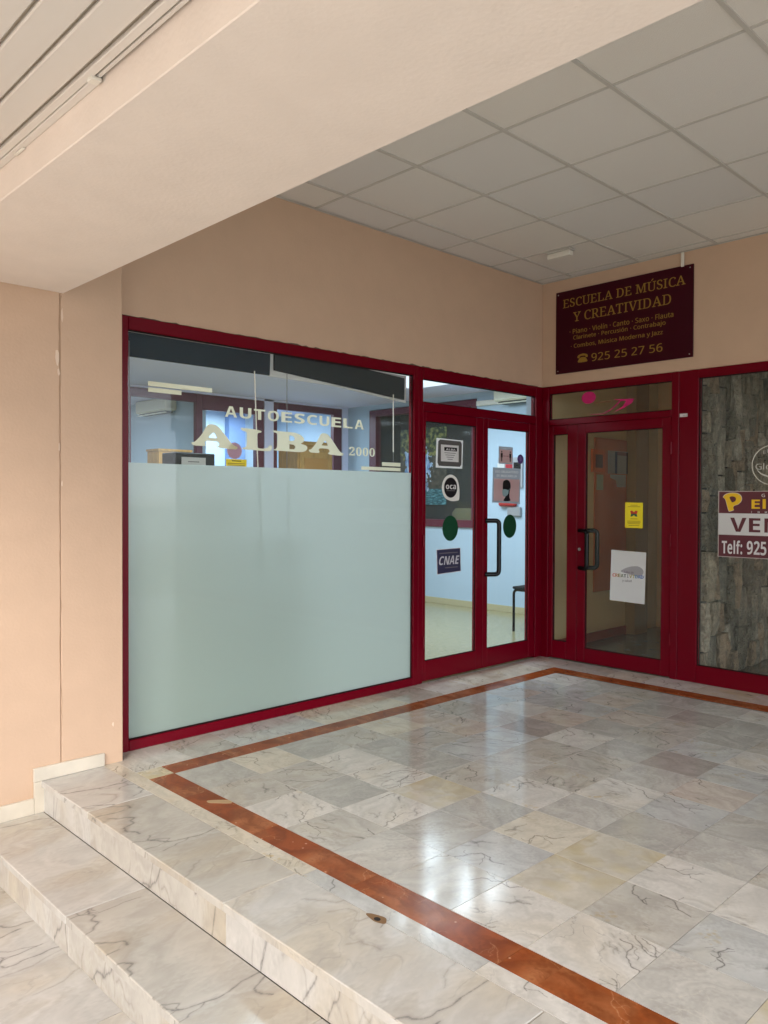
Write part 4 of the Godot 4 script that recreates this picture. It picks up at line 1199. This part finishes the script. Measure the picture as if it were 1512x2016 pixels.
	put("leg_frame", tube(rounded([Vector3(-0.94, 0.0, -0.88), Vector3(-0.94, 0.43, -0.88), Vector3(-0.52, 0.43, -0.88), Vector3(-0.52, 0.0, -0.88)], 0.05), 0.014, 10), M.black, Vector3.ZERO, ch)
	put("leg_frame", tube(rounded([Vector3(-0.94, 0.0, -1.28), Vector3(-0.94, 0.43, -1.28), Vector3(-0.52, 0.43, -1.28), Vector3(-0.52, 0.0, -1.28)], 0.05), 0.014, 10), M.black, Vector3.ZERO, ch)
	box("seat", Vector3(-0.95, 0.437, -1.3), Vector3(-0.5, 0.465, -0.86), M.rubber, ch, 0.01)
	put("back_frame", tube(rounded([Vector3(-0.5, 0.43, -0.9), Vector3(-0.44, 0.84, -0.9), Vector3(-0.44, 0.84, -1.26), Vector3(-0.5, 0.43, -1.26)], 0.05), 0.012, 10), M.black, Vector3.ZERO, ch)
	box("backrest", Vector3(-0.475, 0.62, -1.24), Vector3(-0.455, 0.82, -0.92), M.rubber, ch, 0.006)
	# things on the inner wall beside the window
	var rk := thing("leaflet_rack", "leaflet rack with red and white papers behind the door notices", "rack", Vector3(-1.8, 1.5, -1.94))
	box("tray", Vector3(-1.98, 1.5, -1.968), Vector3(-1.62, 1.86, -1.94), mat(rgb(168, 168, 172), 0.5), rk, 0.003)
	for k in 3:
		box("leaflet", Vector3(-1.98 + 0.12 * k, 1.7, -1.939), Vector3(-1.88 + 0.12 * k, 1.8, -1.934), [M.paper, mat(rgb(170, 40, 50), 0.6), M.ink][k], rk, 0.0)
	var rd := thing("red_box", "rounded red box on the inner wall below the face mask notice", "box", Vector3(-1.82, 1.27, -1.93))
	box("body", Vector3(-1.95, 1.275, -1.969), Vector3(-1.7, 1.39, -1.9), mat(rgb(176, 40, 34), 0.4), rd, 0.02)
	box("print_line", Vector3(-1.92, 1.345, -1.8995), Vector3(-1.76, 1.365, -1.8985), M.paper, rd, 0.0)
	var gb := box("grey_box", Vector3(-1.83, 1.16, -1.969), Vector3(-1.64, 1.27, -1.93), mat(rgb(150, 150, 152), 0.5), self, 0.006)
	tag(gb, "grey wall box below the rounded red box in the driving school", "box")
	# lights
	lamp_strip(Vector3(-1.1, CY, 2.6), Vector2(0.6, 1.2), LAMP * 0.5, "white ceiling light over the cupboard behind the frosted window", LAMP_TINT)
	lamp_strip(Vector3(-1.2, CY, -0.2), Vector2(0.6, 1.2), LAMP * 0.5, "white ceiling light over the black chair inside the double door", LAMP_TINT)
	lamp_strip(Vector3(-2.3, CY, 2.5), Vector2(0.6, 1.2), LAMP * 0.5, "white ceiling light before the pale wooden bookcase", LAMP_TINT)
	lamp_strip(Vector3(-2.2, CY, -0.4), Vector2(0.6, 1.2), LAMP * 0.5, "white ceiling light in the middle of the room before the dark inner window", LAMP_TINT)
	lamp_strip(Vector3(-5.7, CY, -0.6), Vector2(0.6, 1.2), LAMP * 0.6, "white ceiling light in the corridor behind the doorways", LAMP_TINT)
	lamp_strip(Vector3(-6.0, CY, 2.4), Vector2(0.6, 1.2), LAMP * 0.5, "white ceiling light in the glazed office", LAMP_TINT)


func aircon(called: String, label: String, at: Vector3, w: float, h: float, d: float, x0: float) -> void:
	var t := thing(called, label, "air conditioner", Vector3(x0 + w / 2, at.y, at.z), "wall air conditioners in the driving school")
	box("body", Vector3(x0, at.y + 0.03, at.z + 0.001), Vector3(x0 + w, at.y + h, at.z + d), M.cream_plastic, t, 0.02)
	box("louver", Vector3(x0 + 0.06, at.y + 0.004, at.z + 0.03), Vector3(x0 + w - 0.06, at.y + 0.028, at.z + d - 0.03), mat(rgb(60, 60, 58), 0.6), t, 0.003)
	box("flap", Vector3(x0 + 0.05, at.y, at.z + d - 0.045), Vector3(x0 + w - 0.05, at.y + 0.012, at.z + d - 0.008), M.cream_plastic, t, 0.004)


func waterfall_mat() -> StandardMaterial3D:
	var n := noise(81, 0.05, 4)
	var v := noise(82, 0.12, 3)
	var img := Image.create(128, 160, false, Image.FORMAT_RGB8)
	for y in 160:
		for x in 128:
			var a := n.get_noise_2d(x * 1.4, y * 1.4)
			var f := v.get_noise_2d(x * 2.2, y * 0.22)
			var c := rgb(44, 44, 36).lerp(rgb(84, 76, 62), clampf(0.5 + a, 0, 1))
			if y < 52 + a * 30:
				c = rgb(30, 44, 22).lerp(rgb(128, 126, 66), clampf(0.35 + a * 1.6 + v.get_noise_2d(x * 6, y * 6) * 0.5, 0, 1))
			elif x > 14 + a * 10 and x < 84 + a * 18 and y < 96 + a * 14:
				c = rgb(70, 110, 160).lerp(rgb(214, 228, 240), clampf(0.45 + f * 1.3, 0, 1))
			elif x < 76 + a * 24 and y < 128 + a * 12 and y > 98:
				c = rgb(90, 112, 140).lerp(rgb(226, 234, 240), clampf(0.4 + f * 1.3, 0, 1))
			elif y > 126:
				c = rgb(28, 72, 80).lerp(rgb(120, 170, 178), clampf(0.2 + v.get_noise_2d(x * 0.5, y * 3.0) * 1.2, 0, 1))
			img.set_pixel(x, y, c)
	var m := mat(Color.WHITE, 0.5)
	m.albedo_texture = tex(img)
	return m


func music_school_room() -> void:
	room_part("room_floor", Vector3(-0.1, -0.14, -6.0), Vector3(6.2, 0.0, -0.05), M.dark_floor)
	room_part("room_ceiling", Vector3(-0.1, 2.7, -6.0), Vector3(6.2, 2.8, -0.161), M.olive_wall)
	var lw := setting("room_wall", Vector3(-0.1, 0, -1.0))  # entrance of the music school
	box("wall_face", Vector3(-0.0995, 0.0, -4.2), Vector3(-0.085, 2.7, -0.05), M.olive_wall, lw, 0.0)
	box("skirting", Vector3(-0.0845, 0.0, -1.6), Vector3(-0.07, 0.085, -0.05), M.terracotta, lw, 0.002)
	room_part("room_wall", Vector3(-0.0845, 0.0, -1.86), Vector3(0.02, 2.7, -1.6), mat(rgb(176, 144, 92), 0.8))
	var bw := room_part("room_wall", Vector3(-0.08, 0, -2.35), Vector3(1.25, 2.7, -2.25), M.tan_wall)
	var sk := setting("skirting", Vector3(0.5, 0, -2.24))
	box("skirting_board", Vector3(0.02, 0.0, -2.249), Vector3(1.19, 0.085, -2.235), M.terracotta, sk, 0.002)
	# panel and papers on the left wall
	var xw := -0.0845
	var pn := thing("pin_board", "terracotta pin board on the wall inside the music school door", "board", Vector3(xw, 0.47, -1.28))
	flat("board", rect(-1.585, 0.47, -0.985, 1.955), "x", xw, 0.012, mat(rgb(206, 116, 62), 0.7), pn)
	var fr := thing("framed_picture", "small orange framed picture hanging inside the music school door", "picture", Vector3(xw, 1.62, -1.02))
	flat("frame", rect(-1.138, 1.622, -0.911, 1.84), "x", xw + 0.0125, 0.02, mat(rgb(220, 104, 24), 0.5), fr)
	flat("picture", rect(-1.09, 1.664, -0.962, 1.79), "x", xw + 0.033, 0.001, mat(rgb(106, 66, 56), 0.6), fr)
	var pp := func(called: String, label: String, r: Array, m: Material) -> void:
		tag(flat(called, r, "x", xw + 0.0125, 0.002, m, self), label, "paper")
	pp.call("green_slip", "narrow pale green slip of paper under the orange framed picture", rect(-1.135, 1.451, -1.015, 1.6), mat(rgb(176, 184, 148), 0.7))
	pp.call("white_sheet", "torn white sheet pinned below the blue edged poster", [Vector2(-1.567, 1.484), Vector2(-1.4, 1.484), Vector2(-1.37, 1.55), Vector2(-1.27, 1.575), Vector2(-1.265, 1.606), Vector2(-1.567, 1.608)], mat(rgb(188, 194, 188), 0.7))
	var bp := thing("blue_poster", "blue edged white poster on the board inside the music school", "poster", Vector3(xw, 1.61, -1.45))
	flat("sheet", rect(-1.6, 1.615, -1.22, 1.84), "x", xw + 0.0125, 0.002, mat(rgb(186, 190, 186), 0.6), bp)
	flat("edge", [Vector2(-1.395, 1.615), Vector2(-1.352, 1.615), Vector2(-1.352, 1.835), Vector2(-1.395, 1.835)], "x", xw + 0.0146, 0.001, mat(rgb(52, 74, 112), 0.6), bp)
	flat("edge", rect(-1.6, 1.615, -1.575, 1.835), "x", xw + 0.0146, 0.001, mat(rgb(30, 34, 44), 0.6), bp)
	flat("edge", rect(-1.574, 1.8, -1.396, 1.835), "x", xw + 0.0146, 0.001, mat(rgb(150, 110, 116), 0.6), bp)
	# stone clad wall behind the tall window
	room_part("room_wall", Vector3(1.2, 0.0, -6.0), Vector3(1.375, 2.7, -0.05), M.tan_wall)
	var sw := thing("stone_wall", "rough grey stone cladding wall behind the tall window with the for sale board", "wall", Vector3(1.39, 0, -1.3))
	var variants := []
	for k in 7:
		variants.append(rough_stone())
	box("mortar", Vector3(1.376, 0.0, -2.4), Vector3(1.386, 2.68, -0.05), mat(rgb(34, 31, 25), 0.9), sw, 0.0)
	var z := -0.052
	while z > -2.35:
		var wd := rng.randf_range(0.07, 0.18)
		var y := -rng.randf() * 0.15
		while y < 2.66:
			var h := rng.randf_range(0.16, 0.46)
			var y0 := maxf(y, 0.001)
			var y1 := minf(y + h, 2.68)
			if y1 - y0 > 0.04:
				var deep := rng.randf_range(0.035, 0.11)
				var o := put("stone", variants[rng.randi() % 7], M.stones[rng.randi() % 5], Vector3(1.384 + deep / 2, (y0 + y1) / 2, z - wd / 2), sw)
				o.rotation = Vector3(rng.randfn() * 0.012, rng.randfn() * 0.05, rng.randfn() * 0.012)
				o.scale = Vector3(deep, y1 - y0 - 0.014, wd - 0.011)
			y += h
		z -= wd
	var sk2 := box("wall_socket", Vector3(1.44, 0.165, -0.8), Vector3(1.452, 0.235, -0.74), mat(rgb(40, 38, 34), 0.5), self, 0.003)
	tag(sk2, "small dark socket low on the rough stone wall", "socket")
	room_part("room_wall", Vector3(1.376, 0, -4.1), Vector3(6.2, 2.7, -4.0), M.olive_wall)


func rough_stone() -> ArrayMesh:  # unit block with a split, uneven face
	var st := SurfaceTool.new()
	st.begin(Mesh.PRIMITIVE_TRIANGLES)
	var uv := func(v: Vector3, _n: Vector3) -> Vector2: return Vector2(v.z, v.y)
	var g := []
	for j in 4:
		var row := []
		for i in 4:
			var edge := i == 0 or i == 3 or j == 0 or j == 3
			var px := 0.5 - (rng.randf_range(0.25, 0.5) if edge else rng.randf_range(0.0, 0.35))
			row.append(Vector3(px, -0.5 + j / 3.0 + (rng.randf_range(-0.08, 0.08) if j in [1, 2] else 0.0), -0.5 + i / 3.0 + (rng.randf_range(-0.1, 0.1) if i in [1, 2] else 0.0)))
		g.append(row)
	for j in 3:
		for i in 3:
			for t in [[g[j][i], g[j][i + 1], g[j + 1][i + 1]], [g[j][i], g[j + 1][i + 1], g[j + 1][i]]]:
				var n: Vector3 = (t[1] - t[0]).cross(t[2] - t[0]).normalized()
				tri(st, t[0], t[1], t[2], n if n.x > 0 else -n, uv)
	var loops := [[g[0], Vector3.DOWN], [g[3], Vector3.UP], [[g[0][0], g[1][0], g[2][0], g[3][0]], Vector3.FORWARD], [[g[0][3], g[1][3], g[2][3], g[3][3]], Vector3.BACK]]
	for l in loops:
		for k in 3:
			var a: Vector3 = l[0][k]
			var b: Vector3 = l[0][k + 1]
			quad(st, a, b, Vector3(-0.5, b.y, b.z), Vector3(-0.5, a.y, a.z), l[1], uv)
	return st.commit()


func court() -> void:
	# the far side of the passage, seen only as reflections in the glass
	var s := setting("steps", Vector3(4.0, -0.3, 14.5))
	for k in 6:
		box("stair_slab", Vector3(0.2, -0.3 + 0.16 * k, 13.9 + 0.32 * k), Vector3(9.0, -0.14 + 0.16 * k - 0.02, 15.9), M.slab_mats[1], s, 0.004, Vector2(0.1 * k, 0.2), 0.2)


const LAMP := 1.4
const LAMP_TINT := Color(0.86, 0.95, 1.0)


func _ready() -> void:
	rng.seed = 20240607
	# camera
	var cam := Camera3D.new()
	cam.name = "camera"
	cam.fov = 65.74
	cam.near = 0.05
	cam.far = 600.0
	add_child(cam)
	cam.position = Vector3(3.9851, 1.3501, 5.7412)
	cam.basis = Basis(Vector3.UP, 0.8026) * Basis(Vector3.RIGHT, -0.0155) * Basis(Vector3.BACK, 0.0035)
	cam.current = true
	# sky: even overcast
	var sky_m := ProceduralSkyMaterial.new()
	sky_m.sky_top_color = rgb(228, 237, 250)
	sky_m.sky_horizon_color = rgb(216, 223, 234)
	sky_m.sky_curve = 0.2
	sky_m.ground_bottom_color = rgb(120, 114, 106)
	sky_m.ground_horizon_color = rgb(190, 184, 176)
	sky_m.sky_energy_multiplier = 1.0
	var sky := Sky.new()
	sky.sky_material = sky_m
	var env := Environment.new()
	env.background_mode = Environment.BG_SKY
	env.sky = sky
	env.ambient_light_source = Environment.AMBIENT_SOURCE_SKY
	env.tonemap_mode = Environment.TONE_MAPPER_LINEAR
	env.tonemap_exposure = 6.2
	env.sdfgi_enabled = true
	env.ssao_enabled = true
	env.ssil_enabled = true
	var we := WorldEnvironment.new()
	we.name = "world_environment"
	we.environment = env
	add_child(we)
	var sun := DirectionalLight3D.new()
	sun.name = "overcast_sun"
	sun.light_energy = 0.15
	sun.light_color = Color(1.0, 0.97, 0.94)
	sun.light_angular_distance = 24.0
	sun.shadow_enabled = true
	add_child(sun)
	sun.look_at_from_position(Vector3.ZERO, Vector3(-0.8, -0.64, -1.0), Vector3.UP)

	sans = SystemFont.new()
	sans.font_names = PackedStringArray(["Droid Sans"])
	sans_bold = SystemFont.new()
	sans_bold.font_names = PackedStringArray(["Droid Sans"])
	sans_bold.font_weight = 700
	serif = SystemFont.new()
	serif.font_names = PackedStringArray(["Droid Serif"])
	serif_bold = SystemFont.new()
	serif_bold.font_names = PackedStringArray(["Droid Serif"])
	serif_bold.font_weight = 700
	make_materials()
	gallery_floor()
	steps()
	gallery_walls()
	ceilings()
	driving_school_front()
	music_school_front()
	driving_school_room()
	music_school_room()
	court()
	signs()
	notices()
